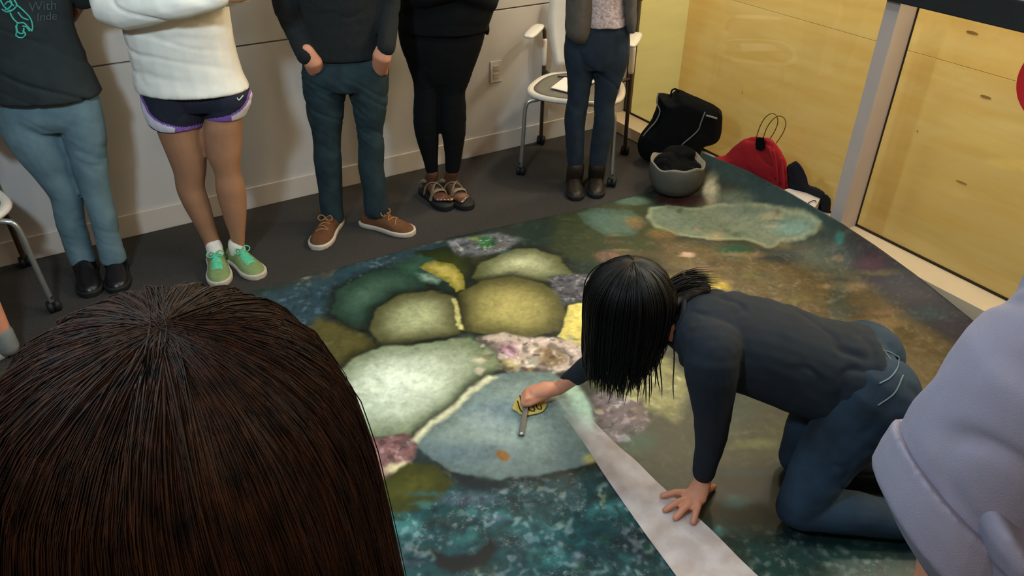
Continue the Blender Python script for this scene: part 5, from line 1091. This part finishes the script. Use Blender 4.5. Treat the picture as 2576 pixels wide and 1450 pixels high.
fuse('trousers', [loft([zring(tc_, z, a, b) for z, a, b in ((0.66, 0.16, 0.12), (0.80, 0.165, 0.12), (0.95, 0.15, 0.11))])] + [tube([V3(tc_[0], tc_[1], 0.75) + RH * 0.085 * k, V3(tc_[0], tc_[1], 0.42) + RH * 0.092 * k, V3(tc_[0], tc_[1], 0.09) + RH * 0.092 * k], [0.095, 0.07, 0.054], 14) for k in (-1, 1)], M['jeans_dark'], lp, 0.009, 3)
for k in (-1, 1): shoe(lp, V3(tc_[0], tc_[1], 0) + RH * 0.092 * k + FH * 0.17, FH, 0.27, 0.1, M['boot_brown'], M['sole_black'])

# ------------------------------------------------------------------ person seated at the left edge (only a foot shows)
sp = empty('person', V3(-0.46, 3.02, 0), 'person cut off at the left edge, only an ankle and a floral white shoe showing', 'person')
ft = fl(36, 872); av = fl(8, 845, 0.1)
sc_ = V3(-0.50, 3.33, 0)
kneeL = V3(av[0] - 0.03, av[1] + 0.0, 0.47)
F9 = nrm(V3(0.16, -0.98, 0)); R9 = V3(F9[1], -F9[0], 0)
# stands beside the chair, out of frame
cx9 = V3(av[0] - 0.10, av[1] + 0.02, 0)
fuse('body', [tube([V3(av[0], av[1], 0.05), V3(av[0] - 0.015, av[1] + 0.01, 0.30), V3(av[0] - 0.03, av[1] + 0.01, 0.45), V3(av[0] - 0.06, av[1] + 0.02, 0.78)], [0.032, 0.05, 0.05, 0.078], 16), tube([V3(av[0] - 0.2, av[1], 0.05), V3(av[0] - 0.2, av[1] + 0.01, 0.30), V3(av[0] - 0.2, av[1] + 0.01, 0.45), V3(av[0] - 0.18, av[1] + 0.02, 0.78)], [0.032, 0.05, 0.05, 0.078], 16),
     loft([ering(V3(cx9[0] - 0.02, cx9[1], z), RH, FH, a, b, 20) for z, a, b in ((0.7, 0.12, 0.09), (0.82, 0.14, 0.1), (1.0, 0.11, 0.085), (1.2, 0.14, 0.09), (1.3, 0.145, 0.07), (1.35, 0.06, 0.05))]), tube([V3(cx9[0] - 0.02, cx9[1], 1.3), V3(cx9[0] - 0.02, cx9[1], 1.46)], [0.055, 0.05], 12)] + headparts(V3(cx9[0] - 0.02, cx9[1], 1.51), -FH - UP * 0.3, UP)
     + [tube([V3(cx9[0] - 0.02, cx9[1], 1.27) + RH * 0.14 * k, V3(cx9[0] - 0.02, cx9[1], 1.03) + RH * 0.15 * k, V3(cx9[0] - 0.02, cx9[1], 1.02) + RH * 0.02 * k - FH * 0.15], [0.045, 0.035, 0.026], 12) for k in (-1, 1)], M['skin'], sp, 0.008, 4)
face(sp, V3(cx9[0] - 0.02, cx9[1], 1.51), -FH - UP * 0.3, UP); haircap(sp, V3(cx9[0] - 0.02, cx9[1], 1.51), -FH - UP * 0.3, UP, M['hair_brown'])
fuse('dress', [loft([ering(V3(cx9[0] - 0.02, cx9[1], z), RH, FH, a, b, 20) for z, a, b in ((0.62, 0.17, 0.13), (0.82, 0.155, 0.12), (1.0, 0.125, 0.1), (1.2, 0.155, 0.105), (1.3, 0.155, 0.085), (1.34, 0.07, 0.06))])], M['navy_top'], sp, 0.009, 3)
for dx in (0, -0.2):
    tp = ft + V3(dx, 0, 0); up_, heel, u, s, _, _ = shoe(sp, tp, V3(ft[0] - av[0] + 0.03, ft[1] - av[1] - 0.05, 0), 0.235, 0.088, M['floral'], M['sole_white'])
    mesh_obj('sock', *tube([V3(av[0] + dx, av[1], 0.05), V3(av[0] + dx, av[1], 0.115)], [0.038, 0.037], 16), M['sock_grey'], up_)
